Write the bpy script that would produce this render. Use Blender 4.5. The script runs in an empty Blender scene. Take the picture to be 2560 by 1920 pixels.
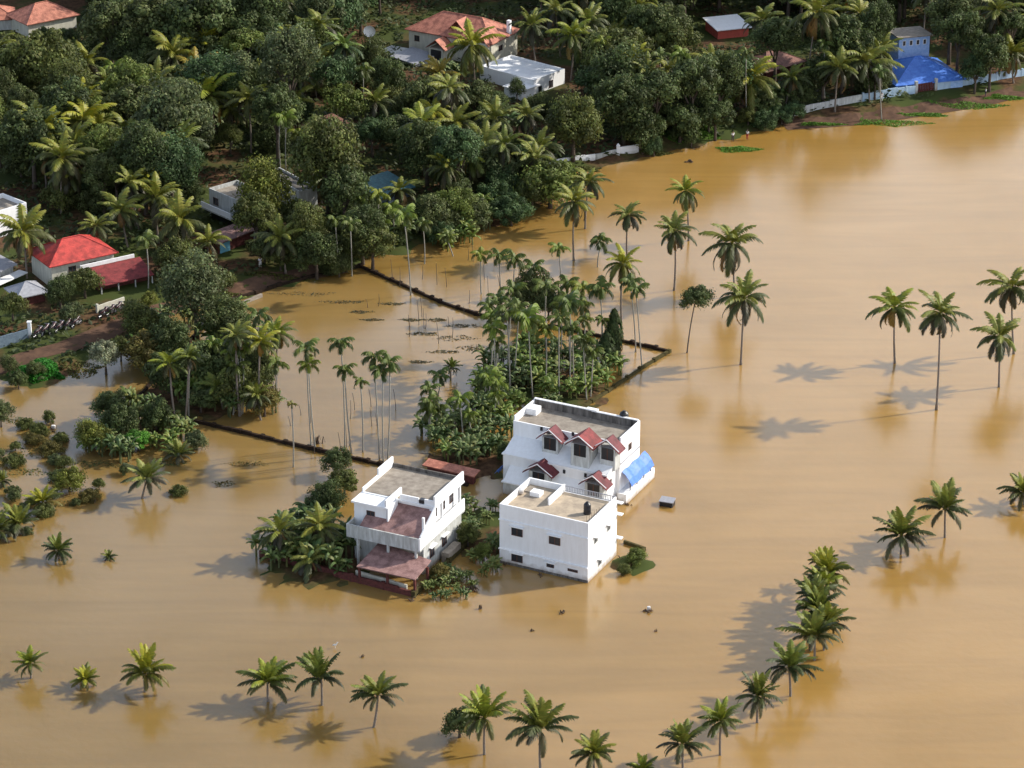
import bpy, math, random
import numpy as np
from mathutils import Vector, Matrix, noise
R = random.Random(7)
sc = bpy.context.scene
COL = sc.collection
# ------------------------------------------------------------------ camera
CH = 145.0; PIT = math.radians(24); LENS = 100.0
FPX = LENS / 36 * 2560
cd = bpy.data.cameras.new('camera'); cam = bpy.data.objects.new('camera', cd); COL.objects.link(cam)
cam.location = (0, 0, CH); cam.rotation_euler = (math.pi / 2 - PIT, 0, 0)
cd.lens = LENS; cd.sensor_width = 36; cd.clip_start = 1; cd.clip_end = 12000
sc.camera = cam
# ------------------------------------------------------------------ light
SUN = Vector((1.44, 0.42, 0.98)).normalized()
w = bpy.data.worlds.new('World'); sc.world = w; w.use_nodes = True
nt = w.node_tree; nt.nodes.clear()
N = nt.nodes.new; L = nt.links.new
out = N('ShaderNodeOutputWorld'); sky = N('ShaderNodeTexSky'); sky.sky_type = 'NISHITA'; sky.sun_disc = False
sky.sun_elevation = math.asin(SUN.z); sky.sun_rotation = math.atan2(SUN.x, SUN.y); sky.dust_density = .6; sky.ozone_density = 2.0
b1 = N('ShaderNodeBackground'); b1.inputs[1].default_value = 0.085; L(sky.outputs[0], b1.inputs[0])
b2 = N('ShaderNodeBackground'); b2.inputs[0].default_value = (.92, .95, 1.0, 1); b2.inputs[1].default_value = 1.35
tc = N('ShaderNodeTexCoord'); mp = N('ShaderNodeMapping'); mp.inputs['Location'].default_value = (3.1, 0.4, 1.2)
mp.inputs['Scale'].default_value = (1, 1, 1.6)
nz = N('ShaderNodeTexNoise'); nz.inputs['Scale'].default_value = 7.0; nz.inputs['Detail'].default_value = 4
rp = N('ShaderNodeValToRGB'); rp.color_ramp.elements[0].position = .30; rp.color_ramp.elements[1].position = .64
sx = N('ShaderNodeSeparateXYZ'); mr = N('ShaderNodeMapRange')
mr.inputs['From Min'].default_value = -.16; mr.inputs['From Max'].default_value = .16
mr.inputs['To Min'].default_value = .02; mr.inputs['To Max'].default_value = .12
ad = N('ShaderNodeMath'); ad.operation = 'ADD'
L(tc.outputs['Generated'], mp.inputs[0]); L(mp.outputs[0], nz.inputs[0]); L(tc.outputs['Generated'], sx.inputs[0])
L(sx.outputs[0], mr.inputs[0]); mz = N('ShaderNodeMapRange'); mz.inputs['From Min'].default_value = .40; mz.inputs['From Max'].default_value = .55; mz.inputs['To Min'].default_value = 0.03; mz.inputs['To Max'].default_value = -.20; L(sx.outputs[2], mz.inputs[0])
ad2 = N('ShaderNodeMath'); ad2.operation = 'ADD'; L(mz.outputs[0], ad2.inputs[1])
L(nz.outputs[0], ad.inputs[0]); L(mr.outputs[0], ad.inputs[1]); L(ad.outputs[0], ad2.inputs[0]); L(ad2.outputs[0], rp.inputs[0])
cr2 = N('ShaderNodeMapRange'); cr2.inputs['From Min'].default_value = -.10; cr2.inputs['From Max'].default_value = .10
cmx = N('ShaderNodeMix'); cmx.data_type = 'RGBA'; cmx.inputs[6].default_value = (.60, .72, .92, 1); cmx.inputs[7].default_value = (.92, .96, 1.04, 1)
L(sx.outputs[0], cr2.inputs[0]); L(cr2.outputs[0], cmx.inputs[0]); L(cmx.outputs[2], b2.inputs[0])
mxs = N('ShaderNodeMixShader'); L(rp.outputs[0], mxs.inputs[0]); L(b1.outputs[0], mxs.inputs[1]); L(b2.outputs[0], mxs.inputs[2])
L(mxs.outputs[0], out.inputs[0])
sd = bpy.data.lights.new('sun', 'SUN'); so = bpy.data.objects.new('sun', sd); COL.objects.link(so)
sd.energy = 4.8; sd.angle = math.radians(1.2); sd.color = (1, .93, .82)
so.rotation_euler = SUN.to_track_quat('Z', 'Y').to_euler(); so.location = (100, 300, 200)
sc.view_settings.view_transform = 'Standard'; sc.view_settings.look = 'None'; sc.view_settings.exposure = 0.35
sc.view_settings.gamma = 1; sc.view_settings.use_curve_mapping = False
sc.render.engine = 'CYCLES'; sc.cycles.max_bounces = 6; sc.cycles.transparent_max_bounces = 4
# ------------------------------------------------------------------ projection helpers (photo pixels of the 2560 frame -> world)
SP, CP = math.sin(PIT), math.cos(PIT)
def ray(x, y):
    a = (x - 1280) / FPX; b = (y - 960) / FPX
    return (a, CP - b * SP, -SP - b * CP)
def P(x, y, z=0.0):
    d = ray(x, y); t = (z - CH) / d[2]
    return Vector((d[0] * t, d[1] * t, z))
def PY(x, y, Y):
    d = ray(x, y); t = Y / d[1]
    return Vector((d[0] * t, Y, CH + d[2] * t))
def proj(v):
    Z = v[2] - CH; dep = v[1] * CP - Z * SP; up = v[1] * SP + Z * CP
    return (1280 + FPX * v[0] / dep, 960 - FPX * up / dep, FPX / dep)
# ------------------------------------------------------------------ object helpers
def tag(o, label=None, cat=None, group=None, kind=None):
    if label: o['label'] = label
    if cat: o['category'] = cat
    if group: o['group'] = group
    if kind: o['kind'] = kind
    return o
def link(name, data, parent=None):
    o = bpy.data.objects.new(name, data); COL.objects.link(o)
    if parent: o.parent = parent
    return o
def thing(name, label, cat, loc, rz=0.0, group=None):
    o = link(name, None); o.location = loc; o.rotation_euler = (0, 0, rz); o.empty_display_size = .3
    return tag(o, label, cat, group)
def copy(o, parent=None):
    c = o.copy(); COL.objects.link(c)
    if parent: c.parent = parent
    for ch in o.children: copy(ch, c)
    return c
class MB:
    def __init__(s): s.v = []; s.f = []; s.c = []; s.mi = []
    def poly(s, pts, col=(1, 1, 1), mi=0):
        n = len(s.v); s.v += [tuple(p) for p in pts]; s.f.append(tuple(range(n, n + len(pts)))); s.c.append(col); s.mi.append(mi)
    def box(s, x0, x1, y0, y1, z0, z1, mi=0):
        n = len(s.v)
        s.v += [(x0,y0,z0),(x1,y0,z0),(x1,y1,z0),(x0,y1,z0),(x0,y0,z1),(x1,y0,z1),(x1,y1,z1),(x0,y1,z1)]
        for q in ((0,3,2,1),(4,5,6,7),(0,1,5,4),(1,2,6,5),(2,3,7,6),(3,0,4,7)):
            s.f.append(tuple(n + i for i in q)); s.c.append((1,1,1)); s.mi.append(mi)
        return s
    def prism(s, bot, top, mi=0):
        n = len(s.v); k = len(bot); s.v += [tuple(p) for p in bot] + [tuple(p) for p in top]
        fs = [tuple(n + i for i in reversed(range(k))), tuple(n + k + i for i in range(k))]
        fs += [(n + i, n + (i + 1) % k, n + k + (i + 1) % k, n + k + i) for i in range(k)]
        for q in fs: s.f.append(q); s.c.append((1,1,1)); s.mi.append(mi)
        return s
    def slab(s, pts, t=.12, mi=0):
        return s.prism([(p[0], p[1], p[2] - t) for p in pts], pts, mi)
    def tube(s, pts, rad, n=6, col=(1,1,1)):
        base = len(s.v); m = len(pts)
        for i, p in enumerate(pts):
            p = Vector(p); d = (Vector(pts[min(i+1, m-1)]) - Vector(pts[max(i-1, 0)])).normalized()
            a = d.cross(Vector((0, 1, .01)) if abs(d.y) < .9 else Vector((1, 0, 0))).normalized(); b = d.cross(a)
            r = rad[i] if isinstance(rad, (list, tuple)) else rad
            for k in range(n):
                an = 2 * math.pi * k / n; s.v.append(tuple(p + a * (r * math.cos(an)) + b * (r * math.sin(an))))
        for i in range(m - 1):
            for k in range(n):
                s.f.append((base+i*n+k, base+i*n+(k+1)%n, base+(i+1)*n+(k+1)%n, base+(i+1)*n+k)); s.c.append(col); s.mi.append(0)
        s.f.append(tuple(base + k for k in reversed(range(n)))); s.c.append(col); s.mi.append(0)
        s.f.append(tuple(base + (m-1)*n + k for k in range(n))); s.c.append(col); s.mi.append(0)
        return s
    def mesh(s, name, mats, smooth=False, bevel=0):
        me = bpy.data.meshes.new(name); me.from_pydata(s.v, [], s.f)
        for m in (mats if isinstance(mats, (list, tuple)) else [mats]): me.materials.append(m)
        me.polygons.foreach_set('material_index', s.mi)
        if any(c != (1, 1, 1) for c in s.c):
            at = me.color_attributes.new('Col', 'FLOAT_COLOR', 'CORNER')
            buf = []
            for f, c in zip(s.f, s.c): buf += [c[0], c[1], c[2], 1.0] * len(f)
            at.data.foreach_set('color', buf)
        if smooth: me.polygons.foreach_set('use_smooth', [True] * len(s.f))
        me.update(); return me
    def obj(s, name, mats, parent=None, smooth=False, bevel=0):
        o = link(name, s.mesh(name, mats, smooth), parent)
        if bevel:
            m = o.modifiers.new('bevel', 'BEVEL'); m.width = bevel; m.segments = 2; m.limit_method = 'ANGLE'
        return o
# ------------------------------------------------------------------ materials
def mat(name, col, rough=.8, spec=.3, noise_amt=.25, scale=3.0, col2=None, bump=0.0, streak=False, metal=0.0, detail=5, mud=False):
    m = bpy.data.materials.new(name); m.use_nodes = True; t = m.node_tree
    b = t.nodes['Principled BSDF']; b.inputs['Roughness'].default_value = rough
    b.inputs['Specular IOR Level'].default_value = spec; b.inputs['Metallic'].default_value = metal
    tc = t.nodes.new('ShaderNodeTexCoord'); mp = t.nodes.new('ShaderNodeMapping'); nz = t.nodes.new('ShaderNodeTexNoise')
    nz.inputs['Scale'].default_value = scale; nz.inputs['Detail'].default_value = detail; nz.inputs['Roughness'].default_value = .65
    if streak: mp.inputs['Scale'].default_value = (1, 1, .18)
    t.links.new(tc.outputs['Object'], mp.inputs[0]); t.links.new(mp.outputs[0], nz.inputs[0])
    rp = t.nodes.new('ShaderNodeValToRGB'); rp.color_ramp.elements[0].position = .32; rp.color_ramp.elements[1].position = .68
    c2 = col2 or tuple(c * (1 - noise_amt) for c in col)
    rp.color_ramp.elements[0].color = (*c2, 1); rp.color_ramp.elements[1].color = (*col, 1)
    t.links.new(nz.outputs[0], rp.inputs[0]); t.links.new(rp.outputs[0], b.inputs['Base Color'])
    if mud:
        sx = t.nodes.new('ShaderNodeSeparateXYZ'); n3 = t.nodes.new('ShaderNodeTexNoise'); n3.inputs['Scale'].default_value = 1.6; n3.inputs['Detail'].default_value = 5
        t.links.new(tc.outputs['Object'], sx.inputs[0]); t.links.new(tc.outputs['Object'], n3.inputs[0])
        ma = t.nodes.new('ShaderNodeMath'); ma.operation = 'MULTIPLY_ADD'; ma.inputs[1].default_value = -1.1; t.links.new(n3.outputs[0], ma.inputs[0]); t.links.new(sx.outputs[2], ma.inputs[2])
        mr = t.nodes.new('ShaderNodeMapRange'); mr.inputs['From Min'].default_value = -.5; mr.inputs['From Max'].default_value = .25; mr.inputs['To Min'].default_value = .75; mr.inputs['To Max'].default_value = 0; t.links.new(ma.outputs[0], mr.inputs[0])
        mg = t.nodes.new('ShaderNodeMix'); mg.data_type = 'RGBA'; mg.inputs[7].default_value = (.22, .15, .09, 1); t.links.new(mr.outputs[0], mg.inputs[0]); t.links.new(rp.outputs[0], mg.inputs[6]); t.links.new(mg.outputs[2], b.inputs['Base Color'])
    if bump:
        bp = t.nodes.new('ShaderNodeBump'); bp.inputs['Strength'].default_value = bump; bp.inputs['Distance'].default_value = .1
        t.links.new(nz.outputs[0], bp.inputs['Height']); t.links.new(bp.outputs[0], b.inputs['Normal'])
    return m
def leafmat(name, rough=.6, trans=.3, spec=.25):
    m = bpy.data.materials.new(name); m.use_nodes = True; t = m.node_tree
    b = t.nodes['Principled BSDF']; b.inputs['Roughness'].default_value = rough; b.inputs['Specular IOR Level'].default_value = spec
    at = t.nodes.new('ShaderNodeAttribute'); at.attribute_name = 'Col'; oi = t.nodes.new('ShaderNodeObjectInfo')
    mu = t.nodes.new('ShaderNodeMix'); mu.data_type = 'RGBA'; mu.blend_type = 'MULTIPLY'; mu.inputs[0].default_value = 1
    t.links.new(at.outputs['Color'], mu.inputs[6]); t.links.new(oi.outputs['Color'], mu.inputs[7])
    t.links.new(mu.outputs[2], b.inputs['Base Color'])
    tr = t.nodes.new('ShaderNodeBsdfTranslucent'); t.links.new(mu.outputs[2], tr.inputs[0])
    ms = t.nodes.new('ShaderNodeMixShader'); ms.inputs[0].default_value = trans
    t.links.new(b.outputs[0], ms.inputs[1]); t.links.new(tr.outputs[0], ms.inputs[2])
    t.links.new(ms.outputs[0], t.nodes['Material Output'].inputs[0]); return m
def tilemat(name, c1, c2, scale=3.2, rough=.75):
    m = bpy.data.materials.new(name); m.use_nodes = True; t = m.node_tree; b = t.nodes['Principled BSDF']
    b.inputs['Roughness'].default_value = rough
    tc = t.nodes.new('ShaderNodeTexCoord'); br = t.nodes.new('ShaderNodeTexBrick'); br.inputs['Scale'].default_value = scale
    br.inputs['Color1'].default_value = (*c1, 1); br.inputs['Color2'].default_value = (*c2, 1)
    br.inputs['Mortar'].default_value = (*[c * .5 for c in c2], 1); br.inputs['Mortar Size'].default_value = .03
    nz = t.nodes.new('ShaderNodeTexNoise'); nz.inputs['Scale'].default_value = 1.3; nz.inputs['Detail'].default_value = 6
    rp = t.nodes.new('ShaderNodeValToRGB'); rp.color_ramp.elements[0].position = .35; rp.color_ramp.elements[0].color = (.55, .5, .5, 1)
    rp.color_ramp.elements[1].position = .6
    mu = t.nodes.new('ShaderNodeMix'); mu.data_type = 'RGBA'; mu.blend_type = 'MULTIPLY'; mu.inputs[0].default_value = 1
    t.links.new(tc.outputs['Object'], br.inputs[0]); t.links.new(tc.outputs['Object'], nz.inputs[0]); t.links.new(nz.outputs[0], rp.inputs[0])
    t.links.new(br.outputs[0], mu.inputs[6]); t.links.new(rp.outputs[0], mu.inputs[7]); t.links.new(mu.outputs[2], b.inputs['Base Color'])
    return m
M = dict(
    white=mat('white_paint', (.84, .85, .86), .7, .3, scale=2.2, col2=(.77, .77, .77), streak=True, mud=True),
    whiteold=mat('weathered_white_paint', (.56, .58, .57), .8, .2, scale=2.6, col2=(.32, .32, .30), streak=True, mud=True),
    cream=mat('cream_paint', (.62, .60, .50), .8, .2, scale=2, col2=(.45, .43, .36), streak=True),
    concrete=mat('weathered_concrete', (.34, .30, .25), .9, .2, scale=1.2, col2=(.19, .16, .13)),
    terrace=mat('sandy_terrace', (.50, .41, .30), .9, .2, scale=.9, col2=(.28, .23, .18)),
    stained=mat('stained_parapet', (.22, .20, .18), .9, .2, scale=2, col2=(.05, .045, .04), streak=True),
    pink=tilemat('pink_clay_tiles', (.42, .25, .22), (.34, .19, .17), 2.5),
    orange=tilemat('orange_roof_tiles', (.60, .25, .16), (.50, .18, .12), 2.5),
    red=tilemat('red_roof_tiles', (.62, .07, .05), (.52, .05, .04), 2.5, .6),
    darkred=tilemat('dark_red_roof', (.30, .04, .04), (.22, .03, .03), 2.5),
    crimson=tilemat('crimson_dormer_tiles', (.20, .035, .045), (.15, .028, .035), 4),
    brownroof=tilemat('brown_roof_tiles', (.30, .13, .09), (.20, .09, .07), 2.5),
    dark=mat('dark_opening', (.02, .02, .025), .3, .5),
    glass=mat('window_glass', (.035, .04, .05), .12, .6),
    frame=mat('brown_window_frame', (.10, .045, .03), .6),
    blacktank=mat('black_plastic', (.015, .015, .018), .4, .5),
    blue=mat('blue_tarpaulin', (.09, .23, .66), .5, .35, scale=1.8, col2=(.05, .14, .50), bump=.5),
    bluewall=mat('light_blue_paint', (.42, .57, .82), .8, .2, scale=2, col2=(.24, .40, .68)),
    palewall=mat('pale_blue_whitewash', (.48, .60, .70), .8, .2, scale=2, col2=(.30, .42, .55), streak=True),
    cyan=mat('cyan_paint', (.18, .45, .58), .7, .2, scale=3, col2=(.12, .33, .45)),
    teal=mat('teal_tarpaulin', (.06, .16, .18), .6, .3, scale=2, col2=(.03, .08, .10), bump=.5),
    redwall=mat('red_brown_wall', (.15, .045, .04), .85, .2, scale=3, col2=(.06, .025, .02)),
    redpaint=mat('red_paint', (.60, .12, .09), .8, .2, scale=2),
    moss=mat('mossy_laterite_wall', (.045, .028, .020), .95, .1, scale=2.5, col2=(.015, .012, .008), bump=.6),
    mossgreen=mat('moss_covered_wall', (.09, .075, .03), .95, .1, scale=2.5, col2=(.04, .035, .015), bump=.6),
    grey=mat('grey_metal_sheet', (.34, .35, .38), .6, .4, scale=3, col2=(.24, .24, .27)),
    slate=mat('blue_grey_paint', (.14, .19, .23), .8, .2, scale=3, col2=(.08, .11, .15)),
    bark=mat('tree_bark', (.14, .11, .085), .9, .1, scale=6, col2=(.07, .055, .045)),
    palmbark=mat('palm_bark', (.27, .23, .19), .9, .1, scale=9, col2=(.14, .11, .09)),
    arecabark=mat('areca_bark', (.36, .34, .29), .85, .15, scale=9, col2=(.20, .19, .16)),
    rubber=mat('black_rubber', (.02, .02, .02), .7), chrome=mat('bright_metal', (.5, .5, .52), .3, .5, metal=.8),
    purple=mat('maroon_paint', (.05, .015, .022), .35, .5), navy=mat('dark_blue_paint', (.03, .035, .10), .35, .5),
    skin=mat('skin', (.22, .12, .08), .6), clothw=mat('white_cloth', (.75, .74, .72), .9), clothd=mat('dark_cloth', (.08, .06, .07), .9),
    clothr=mat('red_cloth', (.40, .06, .05), .9),
    nut=mat('green_coconut', (.16, .17, .04), .5), feather=mat('white_feathers', (.8, .8, .78), .9),
    rock=mat('debris', (.16, .11, .07), .9, .1, scale=4, col2=(.07, .05, .04)),
)
LEAF = leafmat('leaf'); FROND = leafmat('frond', .5, .2, .25)
exec_mats = M
# ------------------------------------------------------------------ shoreline, ground
SHORE = [(-900,1080),(-200,975),(0,945),(45,972),(150,962),(235,905),(330,852),(400,805),(500,765),(620,742),(760,702),(880,672),(905,645),(1010,636),(1090,600),(1200,578),(1300,548),(1390,492),(1440,436),(1500,420),(1600,398),(1720,372),(1850,342),(1960,314),(2150,308),(2300,288),(2420,264),(2560,228),(3000,140),(3900,-40)]
SW = np.array([P(*p)[:2] for p in SHORE])
SW = np.vstack([SW[0] + (-4000, -300), SW, SW[-1] + (4000, 900)])
MOUND = [(P(1350,930), 6, .1), (P(500,990), 9, .32), (P(330,1080), 6, .2), (P(800,1400), 8, .25), (P(1200,1330), 7, .3), (P(1400,985), 8, .22), (P(1180,1150), 7, .3), (P(480,900), 8, .2), (P(1580,1410), 3, .3)]
def ground_z(X, Y):
    X = np.asarray(X, float); Y = np.asarray(Y, float)
    d2 = np.full(X.shape, 1e18); ab = np.zeros(X.shape)
    yline = np.interp(X, SW[:, 0], SW[:, 1])
    for a, b in zip(SW[:-1], SW[1:]):
        ex, ey = b - a; l2 = ex * ex + ey * ey
        t = np.clip(((X - a[0]) * ex + (Y - a[1]) * ey) / l2, 0, 1)
        d = (X - a[0] - t * ex) ** 2 + (Y - a[1] - t * ey) ** 2
        d2 = np.minimum(d2, d)
    s = np.sqrt(d2) * np.where(Y > yline, 1, -1)
    s = s + .9 * np.sin(X * .83 + Y * .31) * np.sin(Y * .47 - X * .21) + .35 * np.sin(X * 2.1) * np.sin(Y * 1.7 + 1)
    t = np.clip(s / 5, 0, 1); z = np.where(s > 0, .85 * t * t * (3 - 2 * t) + .02 * np.clip(s, 0, 60), np.maximum(-2.0, s * .28))
    for c, r, h in MOUND:
        q = np.clip(1 - ((X - c.x) ** 2 + (Y - c.y) ** 2) / (r * r), 0, 1)
        z = np.maximum(z, -.5 + (h + .5) * q ** .5 + .22 * np.sin(X * 1.7 + 1) * np.sin(Y * 1.3))  if h else z
    return z
def gz(x, y): return float(max(0, ground_z(np.array([x]), np.array([y]))[0]))
xs = np.concatenate([[-4500, -1500, -500, -200, -120], np.arange(-78, 82, 1.1), [120, 200, 500, 1500, 4500]])
ys = np.concatenate([[-800, 0, 150, 210], np.arange(225, 480, 1.1), [500, 520, 600, 800, 1500, 3000, 7000]])
GX, GY = np.meshgrid(xs, ys); GZ = ground_z(GX, GY)
GZ = np.where(GY > 600, 1.6, GZ)
nx, ny = len(xs), len(ys)
idx = np.arange(nx * ny).reshape(ny, nx)
q = np.stack([idx[:-1, :-1], idx[:-1, 1:], idx[1:, 1:], idx[1:, :-1]], -1).reshape(-1, 4)
me = bpy.data.meshes.new('ground'); me.from_pydata(np.stack([GX, GY, GZ], -1).reshape(-1, 3).tolist(), [], q.tolist())
me.polygons.foreach_set('use_smooth', [True] * len(q))
gm = bpy.data.materials.new('soil_and_grass'); gm.use_nodes = True; t = gm.node_tree; b = t.nodes['Principled BSDF']
b.inputs['Roughness'].default_value = .95; b.inputs['Specular IOR Level'].default_value = .1
tc = t.nodes.new('ShaderNodeTexCoord'); n1 = t.nodes.new('ShaderNodeTexNoise'); n1.inputs['Scale'].default_value = .12; n1.inputs['Detail'].default_value = 8
n2 = t.nodes.new('ShaderNodeTexNoise'); n2.inputs['Scale'].default_value = 1.4; n2.inputs['Detail'].default_value = 6
r1 = t.nodes.new('ShaderNodeValToRGB'); e = r1.color_ramp.elements; e[0].position = .36; e[0].color = (.055, .030, .017, 1); e[1].position = .64; e[1].color = (.13, .072, .038, 1)
r2 = t.nodes.new('ShaderNodeValToRGB'); e = r2.color_ramp.elements; e[0].position = .42; e[0].color = (0, 0, 0, 1); e[1].position = .55; e[1].color = (1, 1, 1, 1)
mx = t.nodes.new('ShaderNodeMix'); mx.data_type = 'RGBA'; mx.inputs[7].default_value = (.05, .065, .018, 1)
for n_ in (n1, n2): t.links.new(tc.outputs['Object'], n_.inputs[0])
t.links.new(n2.outputs[0], r1.inputs[0]); t.links.new(n1.outputs[0], r2.inputs[0]); t.links.new(r2.outputs[0], mx.inputs[0])
t.links.new(r1.outputs[0], mx.inputs[6]); t.links.new(mx.outputs[2], b.inputs['Base Color'])
me.materials.append(gm); tag(link('ground', me), kind='structure')
# water
wm = bpy.data.materials.new('muddy_flood_water'); wm.use_nodes = True; t = wm.node_tree; b = t.nodes['Principled BSDF']
b.inputs['Roughness'].default_value = .19; b.inputs['IOR'].default_value = 1.62
b.subsurface_method = 'BURLEY' if hasattr(b, 'subsurface_method') else None
b.inputs['Subsurface Weight'].default_value = .55; b.inputs['Subsurface Radius'].default_value = (1.6, 1.0, .5); b.inputs['Subsurface Scale'].default_value = .55
tc = t.nodes.new('ShaderNodeTexCoord')
n1 = t.nodes.new('ShaderNodeTexNoise'); n1.inputs['Scale'].default_value = .035; n1.inputs['Detail'].default_value = 4; n1.inputs['Distortion'].default_value = .8
r1 = t.nodes.new('ShaderNodeValToRGB'); e = r1.color_ramp.elements; e[0].position = .35; e[0].color = (.245, .142, .029, 1); e[1].position = .66; e[1].color = (.280, .170, .047, 1)
n2 = t.nodes.new('ShaderNodeTexNoise'); n2.inputs['Scale'].default_value = 1.1; n2.inputs['Detail'].default_value = 3
bp = t.nodes.new('ShaderNodeBump'); bp.inputs['Strength'].default_value = .3; bp.inputs['Distance'].default_value = .05
t.links.new(tc.outputs['Object'], n1.inputs[0]); t.links.new(n1.outputs[0], r1.inputs[0])
# body tint by x: sky reflection painted into the colour, greyer left, paler right
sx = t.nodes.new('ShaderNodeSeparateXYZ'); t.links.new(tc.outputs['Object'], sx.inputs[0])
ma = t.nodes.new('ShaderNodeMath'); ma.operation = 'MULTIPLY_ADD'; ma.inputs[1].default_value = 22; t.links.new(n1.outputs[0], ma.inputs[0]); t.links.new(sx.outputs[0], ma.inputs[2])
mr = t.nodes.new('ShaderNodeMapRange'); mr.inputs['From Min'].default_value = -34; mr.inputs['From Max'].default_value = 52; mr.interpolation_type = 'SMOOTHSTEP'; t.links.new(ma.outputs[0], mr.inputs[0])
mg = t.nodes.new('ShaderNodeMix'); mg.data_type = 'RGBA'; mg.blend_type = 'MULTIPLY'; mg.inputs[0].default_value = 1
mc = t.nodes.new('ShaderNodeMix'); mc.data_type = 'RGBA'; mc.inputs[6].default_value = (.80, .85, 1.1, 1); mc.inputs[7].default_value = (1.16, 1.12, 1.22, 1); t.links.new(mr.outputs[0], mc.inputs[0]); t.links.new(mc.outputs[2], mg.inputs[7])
# thin silt streaks drawn out by the current
m4 = t.nodes.new('ShaderNodeMapping'); m4.inputs['Rotation'].default_value = (0, 0, .45); m4.inputs['Scale'].default_value = (.035, .30, 1); t.links.new(tc.outputs['Object'], m4.inputs[0])
n4 = t.nodes.new('ShaderNodeTexNoise'); n4.inputs['Scale'].default_value = 1.0; n4.inputs['Detail'].default_value = 5; n4.inputs['Distortion'].default_value = 1.2; t.links.new(m4.outputs[0], n4.inputs[0])
r4 = t.nodes.new('ShaderNodeMapRange'); r4.inputs['From Min'].default_value = .3; r4.inputs['From Max'].default_value = .7; r4.inputs['To Min'].default_value = .92; r4.inputs['To Max'].default_value = 1.07; t.links.new(n4.outputs[0], r4.inputs[0])
m5 = t.nodes.new('ShaderNodeMix'); m5.data_type = 'RGBA'; m5.blend_type = 'MULTIPLY'; m5.inputs[0].default_value = 1; t.links.new(r1.outputs[0], m5.inputs[6]); t.links.new(r4.outputs[0], m5.inputs[7])
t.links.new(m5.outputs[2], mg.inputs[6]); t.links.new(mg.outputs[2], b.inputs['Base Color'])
t.links.new(tc.outputs['Object'], n2.inputs[0]); t.links.new(n2.outputs[0], bp.inputs['Height']); t.links.new(bp.outputs[0], b.inputs['Normal'])
mb = MB(); mb.poly([(-4500, -800, 0), (4500, -800, 0), (4500, 3000, 0), (-4500, 3000, 0)])
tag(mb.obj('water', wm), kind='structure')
# dirt roads draped on the ground
roadm = mat('red_dirt_road', (.13, .075, .048), .95, .1, scale=.8, col2=(.07, .042, .030))
def road(pts, wd, name='road'):
    ps = [P(x, y, .7) for x, y in pts]; m = MB(); rows = []
    for i in range(len(ps) - 1):
        n = max(1, int((ps[i+1] - ps[i]).length / 1.2))
        for k in range(n + (i == len(ps) - 2)): rows.append(ps[i].lerp(ps[i+1], k / n))
    for i, p in enumerate(rows):
        d = (rows[min(i+1, len(rows)-1)] - rows[max(i-1, 0)]); d.z = 0; d.normalize(); nrm = Vector((-d.y, d.x, 0))
        for k in range(5):
            q = p + nrm * (wd * (k / 4 - .5)); m.v.append((q.x, q.y, gz(q.x, q.y) + .04))
    for i in range(len(rows) - 1):
        for k in range(4): m.f.append((i*5+k, i*5+k+1, i*5+k+6, i*5+k+5)); m.c.append((1,1,1)); m.mi.append(0)
    tag(m.obj(name, roadm), kind='structure')
road([(-250, 950), (0, 915), (160, 872), (300, 815), (420, 765), (560, 728), (700, 690), (860, 660)], 3.2)
road([(1960, 305), (2150, 292), (2300, 270), (2450, 246), (2560, 218), (2800, 160)], 4.0)
# ------------------------------------------------------------------ foliage meshes (unit size, shared by copies)
def cv(base, var, r):
    k = 1 + r.uniform(-var, var); return (base[0] * k * (1 + r.uniform(-.12, .12)), base[1] * k, base[2] * k * (1 + r.uniform(-.1, .1)))
def frond(m, r, az, p0, L0, droop, col, nl=15, lw=.045, ll=.26, hang=.6, tw=0):
    d2 = Vector((math.cos(az), math.sin(az), 0)); side = Vector((-d2.y, d2.x, 0)); p = Vector((0, 0, 0)) + d2 * .02
    pts = [p.copy()]; seg = 9; dirs = []
    for i in range(seg):
        a = p0 - droop * ((i + .5) / seg) ** 1.3; dv = d2 * math.cos(a) + Vector((0, 0, math.sin(a)))
        p = p + dv * (L0 / seg); pts.append(p.copy()); dirs.append(dv)
    dirs.append(dirs[-1])
    for i in range(seg):
        w0 = .016 * (1 - i / seg) + .004; u = side * w0; up = dirs[i].cross(side) * -.012
        m.poly([pts[i] - u, pts[i] + u, pts[i+1] + u * .85, pts[i+1] - u * .85], cv((col[0]*1.25, col[1]*1.1, col[2]), .1, r))
    for k in range(nl):
        t = .12 + .88 * (k + .5) / nl; f = t * seg; i = min(int(f), seg - 1); q = pts[i].lerp(pts[i+1], f - i); dv = dirs[i]
        ln = ll * L0 * (math.sin(math.pi * min(1, t * .9 + .08)) ** .6) * r.uniform(.85, 1.1)
        for s in (-1, 1):
            out_ = (side * s * .85 + dv * (.45 + .5 * t) - Vector((0, 0, hang * (.35 + r.random() * .5)))).normalized()
            wv = dv * (lw * L0 * .5); mid = q + out_ * ln * .55 ; tip = q + out_ * ln - Vector((0, 0, ln * .3 * hang))
            c = cv(col, .22, r)
            m.poly([q - wv, q + wv, mid + wv * .9, mid - wv * .9], c); m.poly([mid - wv * .9, mid + wv * .9, tip + wv * .2], c)
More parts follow.
